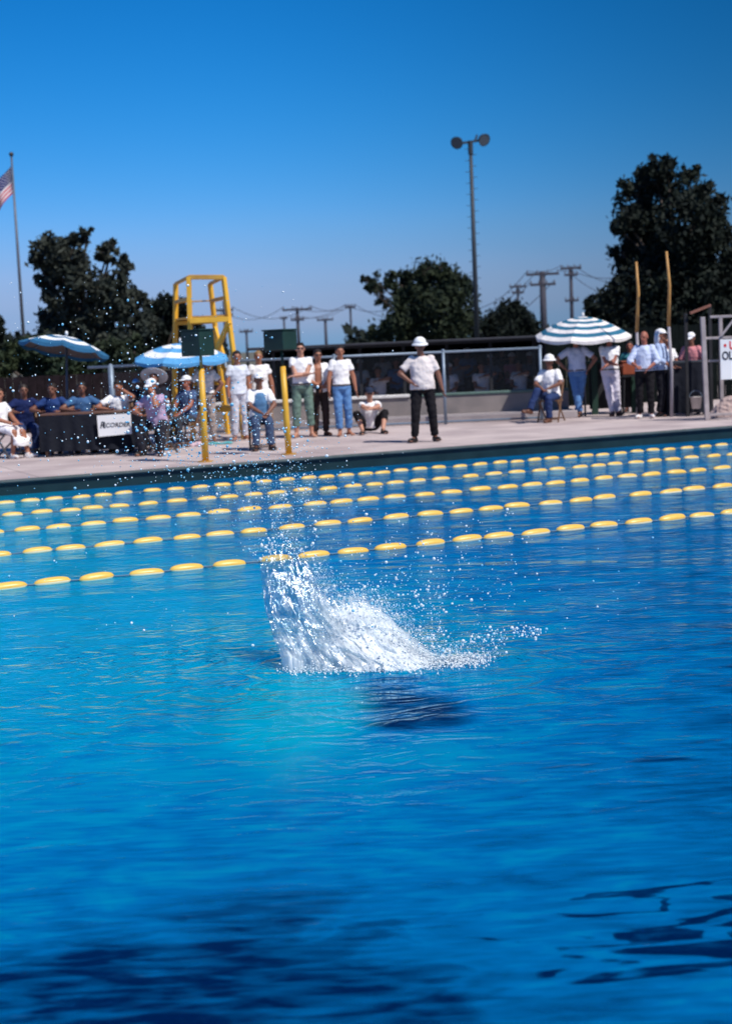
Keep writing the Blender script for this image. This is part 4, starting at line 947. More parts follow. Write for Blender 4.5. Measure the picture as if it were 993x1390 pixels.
# the recorder table and its people
c = at_depth(209, 26.6); chair('dark folding chair under the lilac-shirted timekeeper', c+V3(.05, 0, 0), R(-20), chair_metal)
person('timekeeper in white visor cap and lilac shirt, hand raised to face, dark trousers', c+V3(.05, 0, 0), R(-20), 1.74, 1.02, pel=(0, .03, .53), nk=(-.02, -.08, 1.03), an=((-.16, -.30, .075), (.26, -.42, .075)), kh=((-.2, -.5, 1), (.3, -.5, 1)), wr=((-.12, -.38, .72), (.06, -.24, 1.08)), eh=((-1, 0, -.3), (.5, -.2, -1)), shirt=LILAC, trousers=('charcoal', (.025, .025, .035)), shoes=shoe_black, hair='dark', skin='tan', hat=('cap', 'cap_white', (.84, .84, .86)), hd=(0, R(16)), sleeve=.6, belt=False)
c = at_depth(211, 27.9); chair('folding chair behind the timekeeper', c, R(-5))
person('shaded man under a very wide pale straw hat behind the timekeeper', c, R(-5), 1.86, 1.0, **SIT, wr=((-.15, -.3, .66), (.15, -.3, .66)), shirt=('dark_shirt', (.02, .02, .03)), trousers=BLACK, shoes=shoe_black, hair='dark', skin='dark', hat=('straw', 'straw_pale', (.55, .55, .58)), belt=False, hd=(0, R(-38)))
c = at_depth(163, 28.1); chair('folding chair of the recorder in the white t-shirt', c, R(5))
person('recorder in white t-shirt at the table with one hand raised to his brow', c, R(4), 1.72, 1.0, pel=(0, .0, .53), nk=(0, -.12, 1.03), an=((-.13, -.35, .075), (.13, -.35, .075)), kh=((0, -.5, 1), (0, -.5, 1)), wr=((-.20, -.36, .80), (.10, -.26, 1.14)), eh=((-1, 0, -.3), (.9, -.3, -.8)), shirt=WHITE, trousers=NAVY, shoes=shoe_black, hair='dark', skin='tan', hd=(0, R(10)), sleeve=.6, belt=False, hat=None)
c = at_depth(187, 29.3)
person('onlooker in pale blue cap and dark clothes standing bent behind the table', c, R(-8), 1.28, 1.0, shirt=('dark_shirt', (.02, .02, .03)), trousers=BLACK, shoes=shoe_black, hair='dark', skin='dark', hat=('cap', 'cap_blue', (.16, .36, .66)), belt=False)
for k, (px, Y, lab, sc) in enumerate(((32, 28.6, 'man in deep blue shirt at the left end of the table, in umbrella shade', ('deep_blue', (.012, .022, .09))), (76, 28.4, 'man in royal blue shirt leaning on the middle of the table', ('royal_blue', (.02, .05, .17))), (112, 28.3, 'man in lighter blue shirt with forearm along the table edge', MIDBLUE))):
    c = at_depth(px, Y); chair('folding chair under the %s' % ['man in deep blue shirt', 'man in royal blue shirt', 'man in lighter blue shirt'][k], c, R(8))
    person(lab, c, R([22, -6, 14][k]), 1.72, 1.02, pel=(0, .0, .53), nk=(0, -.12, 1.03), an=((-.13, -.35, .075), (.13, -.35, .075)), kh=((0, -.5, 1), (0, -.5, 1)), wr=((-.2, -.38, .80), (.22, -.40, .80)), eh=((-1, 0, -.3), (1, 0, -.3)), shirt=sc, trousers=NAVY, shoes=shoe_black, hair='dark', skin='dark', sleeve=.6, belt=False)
c = on(12, 622)+V3(-.10, .10, 0); chair('folding chair under the woman in white at the left edge', c, R(62), chair_metal)
person('woman in white blouse, white skirt and white shoes sitting at the left edge', c, R(62), 1.66, .95, pel=(0, .03, .53), nk=(0, .06, 1.04), an=((-.16, -.34, .075), (.10, -.50, .075)), kh=((0, -.5, 1), (0, -.5, 1)), wr=((-.10, -.30, .66), (.12, -.28, .66)), shirt=WHITE, skirt=('white_skirt', (.82, .80, .82)), trousers=None, shoes=shoe_white, hair='brown', skin='tan', sleeve=.5, belt=False)
# the recorder table: dark cloth, top, legs
tb = at_depth(104, 27.45); hl = (P(152, 560, 27.45).x-P(57, 560, 27.45).x)/2 + .35
tb.x = (P(57, 560, 27.45).x + P(196, 560, 27.45).x)/2; hl = (P(196, 560, 27.45).x-P(57, 560, 27.45).x)/2
tt = empty('table', tb, R(2), label='long table with a dark cloth skirt carrying the recorder sign', cat='table')
bm = bmesh.new(); box(bm, (-hl, -.36, .735), (hl, .36, .765), bevel=.006); build('tabletop', bm, mat('table_wood', (.16, .08, .05), rough=.5, scale=5, c2=(.10, .05, .035)), tt)
def skirt_cloth(w, d, h, z0, m, parent, name='cloth_skirt'):
    bm = bmesh.new(); n = 160; pts = []
    path = [(-w, d), (-w, -d), (w, -d), (w, d)]; tot = 2*d*2+2*w
    for k in range(n+1):
        s = k/n*(4*d+2*w)
        if s < 2*d: x, y, nx, ny = -w, d-s, -1, 0
        elif s < 2*d+2*w: x, y, nx, ny = -w+(s-2*d), -d, 0, -1
        else: x, y, nx, ny = w, -d+(s-2*d-2*w), 1, 0
        pts.append((x, y, nx, ny, s))
    rows = []
    for j in range(6):
        q = j/5; rows.append([bm.verts.new((x+nx*(.006+.030*q*math.sin(s*23+.6*math.sin(s*5))), y+ny*(.006+.030*q*math.sin(s*23+.6*math.sin(s*5))), z0-(z0-h)*q)) for x, y, nx, ny, s in pts])
    for j in range(5):
        for k in range(n): bm.faces.new((rows[j][k], rows[j][k+1], rows[j+1][k+1], rows[j+1][k]))
    return build(name, bm, m, parent, True)
skirt_cloth(hl+.004, .364, .10, .73, cloth('table_cloth_dark', (.012, .014, .022)), tt)
for sx in (-1, 1):
    for sy in (-1, 1): bm = bmesh.new(); beam(bm, (sx*(hl-.1), sy*.3, 0), (sx*(hl-.1), sy*.3, .733), .045); build('leg', bm, chair_wood, tt)
def text_mesh(body, size, loc, rot, m, parent, name, shear=0, sx=1.0, ext=.002):
    cu = bpy.data.curves.new('t', 'FONT'); cu.body = body; cu.size = size; cu.align_x = 'CENTER'; cu.align_y = 'CENTER'; cu.extrude = ext; cu.shear = shear; cu.offset = size*(.03 if 'OLY' in body or 'U.' in body else .014)
    o = bpy.data.objects.new('t', cu); col.objects.link(o); dg = bpy.context.evaluated_depsgraph_get(); me = bpy.data.meshes.new_from_object(o.evaluated_get(dg)); bpy.data.objects.remove(o)
    me.materials.clear(); q = link(name, me, m, parent); q.location = loc; q.rotation_euler = rot; q.scale = (sx, 1, 1); return q
ink = mat('ink_black', (.012, .014, .03), rough=.6); card = mat('sign_card', (.84, .84, .85), rough=.7, var=.04, scale=3); redink = mat('ink_red', (.70, .03, .03), rough=.6)
sY = tb.y-.46
s0 = P(155.5, 576.5, sY); sg = empty('recorder_sign', s0, R(2), label='white card sign lettered Recorder hanging on the dark table cloth', cat='sign')
k_ = sY/FPX; sw, shh = 22.5*k_, 14.6*k_
bm = bmesh.new(); vs = [bm.verts.new(p) for p in ((-sw, 0, -shh*1.06), (sw, 0, -shh*.90), (sw*1.0, 0, shh), (-sw*1.03, 0, shh*.92))]; f = bm.faces.new(vs)
r = bmesh.ops.extrude_face_region(bm, geom=[f]); bmesh.ops.translate(bm, verts=[v for v in r['geom'] if isinstance(v, bmesh.types.BMVert)], vec=(0, .008, 0)); board = build('board', bm, card, sg)
text_mesh('R', sw*.56, (-sw*.74, -.004, 0), (R(90), 0, 0), ink, sg, 'lettering', .25); text_mesh('ECORDER', sw*.36, (sw*.10, -.004, -sw*.02), (R(90), 0, 0), ink, sg, 'lettering', .12, 1.04)
bm = bmesh.new()
for s in (-1, 1): tube(bm, [(s*sw*.8, .002, shh*.95), (s*sw*.75, .07, shh*1.25)], .004, 5)
build('hanging_string', bm, ink, sg)
# white bag on the deck by the table
bgp = on(52, 614); bm = bmesh.new(); loft(bm, [(V3(0, 0, 0), V3(.17, 0, 0), V3(0, .10, 0)), (V3(0, 0, .12), V3(.19, 0, 0), V3(0, .11, 0)), (V3(.01, 0, .28), V3(.15, 0, 0), V3(0, .06, 0)), (V3(.02, 0, .36), V3(.09, 0, 0), V3(0, .02, 0))], 20)
bg_ = link('canvas_bag', remesh(bm, .014, 2, .02, 'canvas_bag'), cloth('bag_grey', (.42, .44, .48))); bg_.location = bgp+V3(0, .3, 0); tag(bg_, 'pale grey canvas bag standing on the deck by the seated woman', 'bag')

# right-hand group
c = at_depth(748, 31.6); chair('brown folding chair under the cross-legged official', c, R(-22))
person('official in white cap and white shirt sitting with legs crossed, navy trousers', c, R(-24), 1.76, 1.05, pel=(0, .03, .53), nk=(.0, -.02, 1.06), an=((-.30, -.52, .27), (.06, -.36, .075)), kh=((.1, -.5, 1), (0, -.5, 1)), toe=((-.8, -1, .2), (-.3, -1, 0)), wr=((-.08, -.32, .68), (.06, -.30, .70)), eh=((-1, 0, -.3), (1, 0, -.3)), shirt=WHITE, trousers=NAVY, shoes=shoe_brown, hair='dark', skin='dark', hat=('helmet', 'helmet_white', (.86, .86, .86)), sleeve=.8, hem=.04, belt=False)
person('man in pale blue-white shirt and light blue jeans leaning under the striped umbrella', at_depth(785, 33.0), R(-8), 1.80, 1.05, wr=((-.28, -.12, 1.05), (.24, -.14, 1.02)), eh=((-1, .2, 0), (1, .2, 0)), shirt=('shirt_icy', (.60, .66, .82)), trousers=JEANS, shoes=shoe_black, hair='dark', skin='tan', sleeve=.7, hem=.12, an=((.03, -.12, .075), (-.02, .10, .075)), nk=(-.02, -.02, 1.45))
person('man in white t-shirt and white trousers with folded arms under the umbrella', at_depth(829, 32.6), R(-4), 1.78, 1.02, wr=((.12, -.20, 1.08), (-.12, -.22, 1.06)), eh=((-.8, .2, -.4), (.8, .2, -.4)), shirt=WHITE, trousers=WHITET, shoes=shoe_black, hair='dark', skin='red', sleeve=.6, hem=.12, an=((.03, -.05, .075), (.15, .05, .075)))
person('bending man in teal shirt behind the green counter in umbrella shade', at_depth(857, 34.2), R(-16), 1.62, 1.0, wr=((-.25, -.2, .9), (.25, -.2, .9)), nk=(0, -.10, 1.42), shirt=TEAL, trousers=BROWN, shoes=shoe_black, hair='dark', skin='red')
person('bare-headed man in pale blue shirt and dark trousers holding a card', at_depth(876, 31.3), R(-18), 1.78, 1.04, wr=((-.12, -.26, 1.05), (.12, -.24, 1.02)), eh=((-.9, .2, -.3), (.9, .2, -.3)), shirt=('shirt_icy2', (.58, .66, .86)), trousers=BLACK, shoes=shoe_white, hair=None, skin='red', sleeve=1.4, hem=.10, hd=(R(-18), R(8)))
person('man with white neck-cloth cap, pale shirt and black trousers, turned aside', at_depth(898, 31.7), R(64), 1.80, 1.02, wr=((-.16, -.24, 1.02), (.14, -.25, 1.02)), eh=((-.6, .3, -.5), (.6, .3, -.5)), shirt=PALEBLUE, trousers=('black2', (.012, .012, .018)), shoes=shoe_black, hair='dark', skin='tan', hat=('cloth_cap', 'cap_white', (.84, .84, .86)), sleeve=1.5, hem=.08)
c = at_depth(941, 32.4)
person('person in white cap and pink shirt writing behind the dark counter', c, R(-30), 1.72, 1.0, wr=((-.15, -.3, 1.0), (.2, -.26, 1.02)), nk=(0, -.06, 1.44), shirt=PINK, trousers=BLACK, shoes=shoe_black, hair='dark', skin='dark', hat=('cap', 'cap_white', (.84, .84, .86)), sleeve=.8, hd=(0, R(18)))
person('man in white t-shirt and pale shorts half hidden behind the dark counter', at_depth(906, 33.2), R(10), 1.64, .96, shirt=WHITE, trousers=('white_shorts', (.70, .70, .74)), leg=.5, hair='dark', skin='tan', shoes=shoe_white)
# green counter under the umbrella and dark table behind the timers
gp = mat('counter_green', (.008, .030, .022), rough=.6, scale=4, c2=(.012, .045, .030))
ct = at_depth(832, 33.7); ca = empty('counter', ct, label='dark green timber counter on square posts under the striped umbrella', cat='counter')
hl2 = (P(868, 500, 33.7).x-P(800, 500, 33.7).x)/2
bm = bmesh.new(); box(bm, (-hl2, -.05, 1.12), (hl2, .40, 1.17)); build('counter_top', bm, gp, ca)
bm = bmesh.new(); box(bm, (-hl2+.05, .10, .12), (hl2-.05, .13, 1.118)); build('front_panel', bm, dark, ca)
for px in (806, 860): x = P(px, 500, 33.7).x-ct.x; bm = bmesh.new(); beam(bm, (x, 0.02, 0), (x, .02, 1.118), .13); build('post', bm, gp, ca)
bm = bmesh.new(); box(bm, (-.2, -.2, 0), (.2, .2, .30), bevel=.012); box(bm, (-.22, -.22, .302), (.22, .22, .33), bevel=.008); bx = build('orange_box', bm, mat('orange_box', (.30, .07, .03), rough=.6)); bx.location = ct+V3(hl2-.22, .10, 1.172) - V3(0, 0, 0)
bx.location.z = DECK+.86; bx.location.y = ct.y-.30; bx.scale = (.9, .8, .9)
tag(bx, 'rust-orange box carried at counter height under the umbrella', 'box')
st = empty('box_stand', bx.location.xy.to_3d()+V3(0, 0, DECK), label='dark stool holding up the rust-orange box by the green counter', cat='stool')
bm = bmesh.new(); box(bm, (-.2, -.18, .81), (.2, .18, .855)); build('seat', bm, dark, st)
for sx in (-1, 1):
    for sy in (-1, 1): bm = bmesh.new(); beam(bm, (sx*.19, sy*.17, 0), (sx*.15, sy*.13, .808), .035); build('leg', bm, dark, st)

ct = at_depth(930, 31.9); hl3 = (P(960, 500, 31.9).x-P(903, 500, 31.9).x)/2
tt = empty('high_table', ct, label='high dark table with cloth front behind the white timber frame', cat='table')
bm = bmesh.new(); box(bm, (-hl3, -.25, 1.09), (hl3, .45, 1.13), bevel=.005); build('tabletop', bm, mat('table_slate', (.035, .045, .06), rough=.6), tt)
skirt_cloth(hl3+.003, .25, .05, 1.088, cloth('table_cloth_dark', (.012, .014, .022)), tt)
for sx in (-1, 1):
    for sy in (-.2, .4): bm = bmesh.new(); beam(bm, (sx*(hl3-.1), sy, 0), (sx*(hl3-.1), sy, 1.088), .045); build('leg', bm, dark, tt)
bp = P(944, 546, 31.3); b0 = empty('bucket', bp+V3(0, 0, -.13), label='small pale bucket hanging in front of the dark table cloth', cat='bucket')
bm = bmesh.new(); n = 18; rr = [[bm.verts.new((q*math.cos(2*math.pi*k/n), q*math.sin(2*math.pi*k/n), z)) for k in range(n)] for q, z in ((.0, .0), (.09, 0), (.125, .24), (.135, .24), (.128, .245), (.115, .24), (.085, .02))]
for i in range(1, 6):
    for k in range(n): bm.faces.new((rr[i][k], rr[i][(k+1) % n], rr[i+1][(k+1) % n], rr[i+1][k]))
bm.faces.new(rr[1][::-1]); bm.faces.new(rr[6]); [bm.verts.remove(v) for v in rr[0]]
build('pail', bm, mat('pail_cream', (.55, .50, .48), rough=.5), b0, True)
bm = bmesh.new(); tube(bm, [(-.13*math.cos(a), .0, .24+.13*math.sin(a)) for a in [math.pi*k/10 for k in range(11)]], .006, 6); build('handle', bm, steel, b0)

# white timber frame with its notice at the right edge
FRY = 29.6; fo = at_depth(957, FRY); fr = empty('timber_frame', fo, label='weathered white timber timing frame with cross rails at the right edge', cat='frame')
wp = mat('white_timber', (.46, .40, .40), rough=.8, scale=5, c2=(.30, .26, .26), detail=8)
def q3(px, py, Y=FRY): return P(px, py, Y)-fo
def fpart(name, a, b, w, h=None): bm = bmesh.new(); beam(bm, a, b, w, h, up=(0, 1, 0)); bmesh.ops.bevel(bm, geom=bm.edges[:], offset=.005, segments=1, affect='EDGES'); return build(name, bm, wp, fr)
tp = q3(953, 430); fpart('post', V3(q3(958, 500).x, 0, 0), tp, .085)
x2 = q3(1040, 500).x; fpart('post', V3(x2, 0, 0), V3(x2, 0, tp.z), .085); fpart('post', V3(q3(1000, 500).x, 1.3, 0), V3(q3(1000, 500).x, 1.3, tp.z), .07)
fpart('top_rail', q3(963, 430)+V3(0, -.0, 0), q3(1042, 427), .05, .05)
fpart('upper_board', q3(957, 459)+V3(0, .075, 0), q3(1040, 456)+V3(0, .075, 0), .05, .15); fpart('lower_rail', q3(962, 563)+V3(0, .0, 0), q3(1039, 560), .05, .085)
fpart('mid_rail', q3(962, 490)+V3(0, .09, 0), q3(1039, 487)+V3(0, .09, 0), .04, .07)
fpart('diagonal', q3(978, 455)+V3(0, -.06, 0), q3(994, 434)+V3(0, -.06, 0), .04)
fpart('floor_rail', V3(q3(958, 500).x, .06, .05), V3(q3(1000, 500).x, 1.28, .05), .05)
n0 = P(1003, 487, FRY-.12); nb = empty('notice_board', n0, label='white notice with red and black OLYM lettering, cut by the right edge', cat='sign')
kk = (FRY-.12)/FPX; hw_, hh_ = 25.5*kk, 27*kk
bm = bmesh.new(); box(bm, (-hw_, 0, -hh_), (hw_, .012, hh_), bevel=.002); build('board', bm, card, nb)
text_mesh('OLYMPIC', 15.5*kk, (-.3*kk, -.003, 4.5*kk), (R(90), 0, 0), ink, nb, 'lettering', 0, .72, .002)
text_mesh('\u2022 U. S.', 15*kk, (-6.0*kk, -.003, 18.2*kk), (R(90), 0, 0), redink, nb, 'lettering', 0, .8, .002)
# rusty plank resting high among the branches line: short roof plank
rp_ = P(936, 425, 31.2); tag(build('roof_plank', (lambda bm: (beam(bm, (0, 0, 0), P(964, 414, 31.2)-rp_, .08, .05), bm)[1])(bmesh.new()), mat('rust_plank', (.24, .10, .07), rough=.7, scale=8)), 'short reddish-brown plank fixed above the dark counter', 'plank').location = rp_
pp = at_depth(933, 31.28); bm = bmesh.new(); beam(bm, (0, 0, 0), (0, 0, rp_.z-DECK+.01), .06); beam(bm, (P(964, 414, 31.2).x-pp.x, .0, 0), (P(964, 414, 31.2).x-pp.x, .0, P(964, 414, 31.2).z-DECK), .06)
tag(build('dark_posts', bm, dark), 'pair of dark uprights carrying the reddish-brown plank', 'posts').location = pp
# small canvas heap and papers under the frame
cv = at_depth(982, 30.6); bm = bmesh.new(); loft(bm, [(V3(0, 0, 0), V3(.34, 0, 0), V3(0, .2, 0)), (V3(.05, 0, .2), V3(.24, 0, 0), V3(0, .14, 0)), (V3(.12, 0, .40), V3(.10, 0, 0), V3(0, .06, 0))], 18)
o = link('canvas_heap', remesh(bm, .016, 2, .03, 'canvas_heap'), cloth('canvas_pink', (.42, .32, .30))); o.location = cv; tag(o, 'beige canvas bundle under the white timber frame', 'bundle')

# ------------------------------------------------------------------ spectators seated in the shelter
sp_mats = [cloth('spec_white', (.62, .62, .66)), cloth('spec_blue', (.10, .18, .36)), cloth('spec_pink', (.60, .22, .26)), cloth('spec_grey', (.20, .20, .24)), cloth('spec_dark', (.04, .04, .05))]
protos = []
for k in range(2):
    protos.append(person('x', V3(0, 0, -50), 0, 1.7, 1.0, **SIT, wr=((-.10, -.34, .66), (.14, -.32, .68)) if k == 0 else ((-.02, -.30, .72), (.06, -.22, 1.02)), shirt=('spec_shirt%d' % k, (.6, .6, .6)), trousers=('spec_tr', (.05, .05, .07)), shoes=shoe_black, hair='dark', skin='dark', hat=None if k else ('cap', 'spec_cap', (.6, .6, .62)), belt=False))
SP = [(400, 0, 1, 0, 'in grey beyond the tall folded-arms man'), (446, 1, 0, 4, 'in dark clothes between the standing youths'), (490, 0, 1, 0, 'in white in the middle rows, above the sitting man'), (515, 1, 0, 0, 'in white cap low above the wall right of the sitting man'), (521, 0, 2, 0, 'in white high in the shade left of the official'),
      (540, 1, 1, 1, 'in blue beside the official\'s elbow'), (610, 0, 0, 0, 'in white hat low beside the fence post'), (622, 1, 1, 3, 'in grey behind the white-hatted one'), (636, 0, 2, 1, 'in blue just left of the mast foot'), (655, 1, 0, 0, 'in pale shirt at the foot of the mast'), (668, 0, 1, 3, 'in grey right of the mast foot'), (684, 1, 2, 4, 'in dark in the back row right of the mast'), (697, 0, 1, 2, 'in pink in the shade, third from the fence end'), (706, 1, 0, 0, 'in white near the right end of the shelter'), (722, 0, 1, 3, 'in grey at the right end of the shelter')]
for i, (px, pk, row, mi_, where) in enumerate(SP):
    Y = SY+1.1+row*1.1; c = at_depth(px, Y); c.z = DECK-.08+row*.17
    o = protos[pk] if i < 2 and pk == i else copy_tree(protos[pk])
    o.location = c; o.rotation_euler.z = R(random.uniform(-25, 25)); o['label'] = 'seated spectator '+where; o['group'] = 'spectators in the dark shelter'
    for ch in [x for x in bpy.data.objects if x.parent == o]:
        if ch.name.startswith('shirt'): ch.material_slots[0].link = 'OBJECT'; ch.material_slots[0].material = sp_mats[mi_]
for p in protos:
    if p.location.z < -10:
        for ch in [x for x in bpy.data.objects if x.parent == p]: bpy.data.objects.remove(ch)
        bpy.data.objects.remove(p)

# ------------------------------------------------------------------ the splash
YS = SPL.y
def S(px, py, dy=0.0): return P(px, py, YS+dy)
def foam_material(name, alpha=True, c=(.78, .90, .96)):
    m = bpy.data.materials.new(name); m.use_nodes = True; t = m.node_tree; b = t.nodes['Principled BSDF']; out = t.nodes['Material Output']
    b.inputs['Roughness'].default_value = .25; b.inputs['Specular IOR Level'].default_value = .6; b.inputs['Base Color'].default_value = c+(1,)
    tl = N(t, 'ShaderNodeBsdfTranslucent'); tl.inputs['Color'].default_value = c+(1,)
    fm = N(t, 'ShaderNodeMixShader'); fm.inputs[0].default_value = .25; t.links.new(b.outputs[0], fm.inputs[1]); t.links.new(tl.outputs[0], fm.inputs[2]); t.links.new(fm.outputs[0], out.inputs['Surface'])
    if not alpha: return m
    uv = N(t, 'ShaderNodeUVMap'); mp = N(t, 'ShaderNodeMapping'); mp.inputs['Scale'].default_value = (30, 6.5, 1)
    t.links.new(uv.outputs[0], mp.inputs[0]); n = N(t, 'ShaderNodeTexNoise'); n.inputs['Scale'].default_value = 1; n.inputs['Detail'].default_value = 5; n.inputs['Roughness'].default_value = .65; n.inputs['Distortion'].default_value = .8
    t.links.new(mp.outputs[0], n.inputs['Vector'])
    at_ = N(t, 'ShaderNodeAttribute', attribute_name='dens')
    a = N(t, 'ShaderNodeMath', operation='ADD'); t.links.new(n.outputs['Fac'], a.inputs[0]); t.links.new(at_.outputs['Fac'], a.inputs[1])
    r = N(t, 'ShaderNodeMapRange'); r.inputs['From Min'].default_value = .80; r.inputs['From Max'].default_value = 1.26; t.links.new(a.outputs[0], r.inputs['Value'])
    tr = N(t, 'ShaderNodeBsdfTransparent'); tr.inputs['Color'].default_value = (.93, .98, 1, 1); gl = N(t, 'ShaderNodeBsdfGlossy'); gl.inputs['Roughness'].default_value = .12
    bp = N(t, 'ShaderNodeBump'); bp.inputs['Distance'].default_value = .009; t.links.new(n.outputs['Fac'], bp.inputs['Height']); t.links.new(bp.outputs[0], gl.inputs['Normal']); t.links.new(bp.outputs[0], b.inputs['Normal'])
    clear = N(t, 'ShaderNodeMixShader'); clear.inputs[0].default_value = .14; t.links.new(tr.outputs[0], clear.inputs[1]); t.links.new(gl.outputs[0], clear.inputs[2])
    mx = N(t, 'ShaderNodeMixShader'); t.links.new(r.outputs[0], mx.inputs[0]); t.links.new(clear.outputs[0], mx.inputs[1]); t.links.new(fm.outputs[0], mx.inputs[2]); t.links.new(mx.outputs[0], out.inputs['Surface'])
    return m
foam_sheet = foam_material('splash_sheet', True, (.90, .96, 1.0)); foam = foam_material('foam', False, (.90, .96, 1.0)); drop_c = foam_material('droplet_blue', False, (.30, .68, .90))
def interp(tab, s):
    for (a, *va), (b, *vb) in zip(tab[:-1], tab[1:]):
        if s <= b: q = (s-a)/(b-a); return [x+(y-x)*q for x, y in zip(va, vb)]
    return list(tab[-1][1:])
#      s     base x,y     top x,y    density  ctrl pull
TAB = [(0.00, 368, 893, 352, 760, .20), (.08, 386, 900, 364, 742, .21), (.20, 412, 904, 394, 744, .22), (.30, 440, 905, 420, 770, .34), (.38, 468, 906, 436, 800, .52), (.46, 474, 908, 462, 816, .66), (.55, 500, 910, 490, 812, .74),
       (.64, 530, 911, 516, 826, .74), (.74, 556, 911, 545, 852, .66), (.84, 586, 911, 582, 880, .50), (.93, 612, 906, 620, 892, .34), (1.0, 645, 898, 672, 884, .22)]
def sheet(seed, dy, bulge, ns=260, nt_=60, trim=1.0):
    r = random.Random(seed); V = []; D = []; UV = []; o1 = r.uniform(0, 50)
    for i in range(ns+1):
        s = i/ns; bx, by, tx, ty, dn = interp(TAB, s)
        rag = mnoise.noise(Vector((s*9+o1, 0, 0)))*.10 + mnoise.noise(Vector((s*34+o1, 3, 0)))*.12 + mnoise.noise(Vector((s*90+o1, 7, 0)))*.08
        hgt = (1+rag)*trim
        for j in range(nt_+1):
            t = j/nt_*hgt
            cx_, cy_ = tx+(bx-tx)*.18+2, by-(by-ty)*.42         # control point: the arcs sweep up and to the left
            px = (1-t)**2*(bx+14+36*math.sin(math.pi*s)) + 2*t*(1-t)*cx_ + t*t*tx; py = (1-t)**2*(by+9*mnoise.noise(Vector((s*11, o1, 2)))+5*mnoise.noise(Vector((s*40, o1, 2)))) + 2*t*(1-t)*cy_ + t*t*ty
            rid = mnoise.noise(Vector((s*22+o1, t*4.0, 1)))*.016 + mnoise.noise(Vector((s*60+o1, t*12, 4)))*.007 + mnoise.noise(Vector((s*120+o1, t*34, 6)))*.004 + mnoise.noise(Vector((s*10, t*6, o1)))*.05
            y = dy - bulge*math.sin(math.pi*min(1, s*1.05))*(1-.55*t) + rid + .38*t
            p = S(px + 3*mnoise.noise(Vector((s*20, t*5, o1+9))), py, y)
            if j == 0: p.z = -.02
            V.append(tuple(p)); edge = min(1, (1-j/nt_)*5)
            D.append((dn + .22*(1-t)**2 - .34*(1-edge) + .22*mnoise.noise(Vector((s*14+o1, t*7, 8)))))
            UV.append((s+o1, t))
    F = [(i*(nt_+1)+j, (i+1)*(nt_+1)+j, (i+1)*(nt_+1)+j+1, i*(nt_+1)+j+1) for i in range(ns) for j in range(nt_)]
    return V, D, UV, F
VV, DD, UU, FF = [], [], [], []
for sd_, dy, bl, tr_ in ((1, 0.0, .16, 1.0), (2, .07, .12, .97), (3, .16, .05, .93), (4, -.05, .15, .72), (5, .03, .14, .9)):
    V_, D_, UV_, F_ = sheet(sd_, dy, bl, trim=tr_); k0 = len(VV); VV += V_; DD += D_; UU += UV_; FF += [tuple(x+k0 for x in f) for f in F_]
so = npmesh('water_splash', VV, FF, foam_sheet, smooth=True)
me = so.data; at_ = me.attributes.new('dens', 'FLOAT', 'POINT'); at_.data.foreach_set('value', np.array(DD, np.float32))
uvl = me.uv_layers.new(name='UVMap'); li = np.empty(len(me.loops), np.int32); me.loops.foreach_get('vertex_index', li); uvl.data.foreach_set('uv', np.array(UU, np.float32)[li].ravel())
tag(so, 'white crown of water thrown up by a diver entering the pool', 'splash', kind='stuff')

ico = bmesh.new(); bmesh.ops.create_icosphere(ico, subdivisions=1, radius=1); IV = np.array([v.co[:] for v in ico.verts]); ico.verts.ensure_lookup_table(); IF = np.array([[v.index for v in f.verts] for f in ico.faces]); ico.free()
ico = bmesh.new(); bmesh.ops.create_icosphere(ico, subdivisions=2, radius=1); IV2 = np.array([v.co[:] for v in ico.verts]); ico.verts.ensure_lookup_table(); IF2 = np.array([[v.index for v in f.verts] for f in ico.faces]); ico.free()
def balls(name, pts, rad, m, mi=None, stretch=.0, fine=False):
    iv, iff = (IV2, IF2) if fine else (IV, IF)
    pts = np.array(pts); rad = np.array(rad); M = len(pts); sc = rad[:, None]*(1+stretch*rng.uniform(-1, 1, (M, 3)))
    V = (pts[:, None, :] + iv[None]*sc[:, None, :]).reshape(-1, 3); F = (iff[None] + (np.arange(M)*len(iv))[:, None, None]).reshape(-1, 3)
    return npmesh(name, V, F, m, smooth=True, mi=None if mi is None else np.repeat(mi, len(iff)))
pts, rad = [], []
rr = random.Random(21)
for _ in range(1300):                              # froth riding on the dense lower part of the crown
    s = rr.uniform(.10, 1)**.9; bx, by, tx, ty, dn = interp(TAB, s); t = rr.random()**1.5*(1.02 if dn > .5 else .55)
    cx_, cy_ = tx+(bx-tx)*.18+2, by-(by-ty)*.42
    px = (1-t)**2*(bx+14+36*math.sin(math.pi*s)) + 2*t*(1-t)*cx_ + t*t*tx + rr.gauss(0, 3); py = (1-t)**2*by + 2*t*(1-t)*cy_ + t*t*ty + rr.gauss(0, 2.5)
    y = -.16*math.sin(math.pi*s)*(1-.5*t) + rr.uniform(-.10, .25); p = S(px, py, y)
    if p.z < -.01: p.z = rr.uniform(-.01, .02)
    pts.append(tuple(p)); rad.append(rr.choice((.0015, .002, .0025, .003, .004)))
for _ in range(2600):                              # scattered collar where the crown leaves the water, and fine mist on its crest
    s = rr.uniform(.02, 1); bx, by, tx, ty, dn = interp(TAB, s); p = S(bx+14+36*math.sin(math.pi*s)+rr.gauss(0, 9), by+2, rr.gauss(-.05, .09)); p.z = abs(rr.gauss(0, .018)); pts.append(tuple(p)); rad.append(rr.choice((.003, .004, .005, .007)))
for _ in range(3600):
    s = rr.uniform(.30, 1); bx, by, tx, ty, dn = interp(TAB, s); g_ = abs(rr.gauss(0, 1)); pts.append(tuple(S(tx+rr.gauss(4, 8)+g_*5, ty+10-g_*13, rr.uniform(-.08, .2)))); rad.append(rr.choice((.0012, .0016, .002, .0026)))
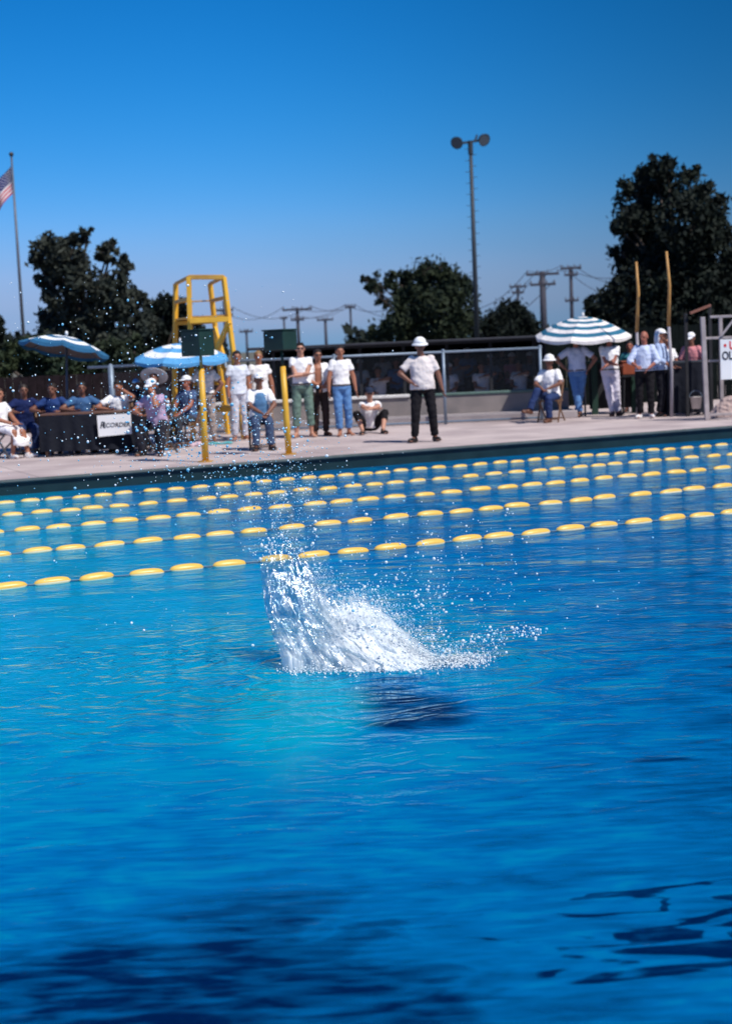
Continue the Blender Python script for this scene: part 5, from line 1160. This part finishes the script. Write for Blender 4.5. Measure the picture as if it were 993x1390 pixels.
o = balls('splash_foam', pts, rad, foam, stretch=.35); tag(o, 'white froth and bubbles along the foot of the splash', 'foam', kind='stuff')
pts, rad, mi = [], [], []
def spray(n, fx, sizes, blue=.3, dy=.5):
    for _ in range(n):
        px, py = fx(); p = S(px, py, rr.gauss(0, dy*.5))
        if p.z < .01: continue
        pts.append(tuple(p)); rad.append(min(.010, rr.choice(sizes)*rr.lognormvariate(-.38, .45))); mi.append(1 if rr.random() < blue else 0)
sm, md_, lg = (.0025, .0035, .0045, .0055), (.004, .005, .006, .008), (.006, .008, .010)
spray(420, lambda: (rr.gauss(392, 26)+rr.gauss(0, 6), rr.uniform(640, 760)), sm+md_[:2], .35, .3)
spray(260, lambda: (rr.gauss(395, 45), rr.uniform(560, 680)), sm, .5, .4)
def arcu():                                         # spray swept up and left in a broad fan
    q = rr.random(); return (400-q*190+rr.gauss(0, 34), 690-q*150+rr.gauss(0, 42))
spray(900, arcu, sm+md_[:1], .6, .5)
spray(520, lambda: (rr.gauss(240, 46), rr.gauss(572, 42)), sm+md_, .6, .5)
spray(480, lambda: (rr.uniform(0, 420), rr.uniform(380, 700)), sm, .5, .8)
spray(110, lambda: (rr.uniform(0, 560), rr.uniform(600, 860)), sm, .3, .8)
spray(380, lambda: (rr.gauss(560, 70), rr.gauss(800, 42)), sm+md_, .25, .4)
spray(230, lambda: (rr.uniform(420, 700), rr.uniform(680, 860)), sm, .3, .5)
spray(260, lambda: (lambda q: (600+q*140+rr.gauss(0, 5), 890-q*30-14*math.sin(q*3)+rr.gauss(0, 5)))(rr.random()), sm+md_, .2, .2)
spray(90, lambda: (rr.gauss(585, 10), rr.uniform(800, 870)), md_, .2, .1)
spray(60, lambda: (rr.uniform(600, 900), rr.uniform(700, 860)), sm, .3, .6)
spray(700, lambda: (lambda s: (interp(TAB, s)[2]+rr.gauss(0, 9), interp(TAB, s)[3]-abs(rr.gauss(0, 16))+4))(rr.random()), sm+md_, .2, .25)
spray(40, lambda: (rr.uniform(0, 700), rr.uniform(420, 900)), lg, .3, 1.0)
o = balls('splash_droplets', pts, rad, [foam, drop_c], mi, stretch=.2, fine=True); tag(o, 'scattered bright droplets of spray hanging in the air above the splash', 'spray', kind='stuff')

for nm_, lab, px, py, cc, sc3 in (('towel', 'crumpled teal towel dropped on the deck near the tower', 296, 603, (.10, .38, .42), (.26, .12, .05)), ('towel', 'crumpled pale pink towel on the deck by the first post', 262, 606, (.62, .46, .52), (.20, .12, .09)), ('towel', 'small white towel heap under the yellow tower', 246, 600, (.70, .70, .74), (.16, .10, .08))):
    r_ = random.Random(lab); bm = bmesh.new()
    for k in range(7): ell(bm, (r_.uniform(-.6, .6)*sc3[0], r_.uniform(-.5, .5)*sc3[1], sc3[2]*r_.uniform(.2, .5)), (sc3[0]*r_.uniform(.3, .6), sc3[1]*r_.uniform(.4, .7), sc3[2]*r_.uniform(.3, .6)))
    o = link(nm_, remesh(bm, .010, 2, .02, nm_), cloth('towel_'+lab[9:14].strip(), cc)); o.location = G(px, py)+V3(0, 0, 0); tag(o, lab, 'towel', 'towels dropped on the deck')
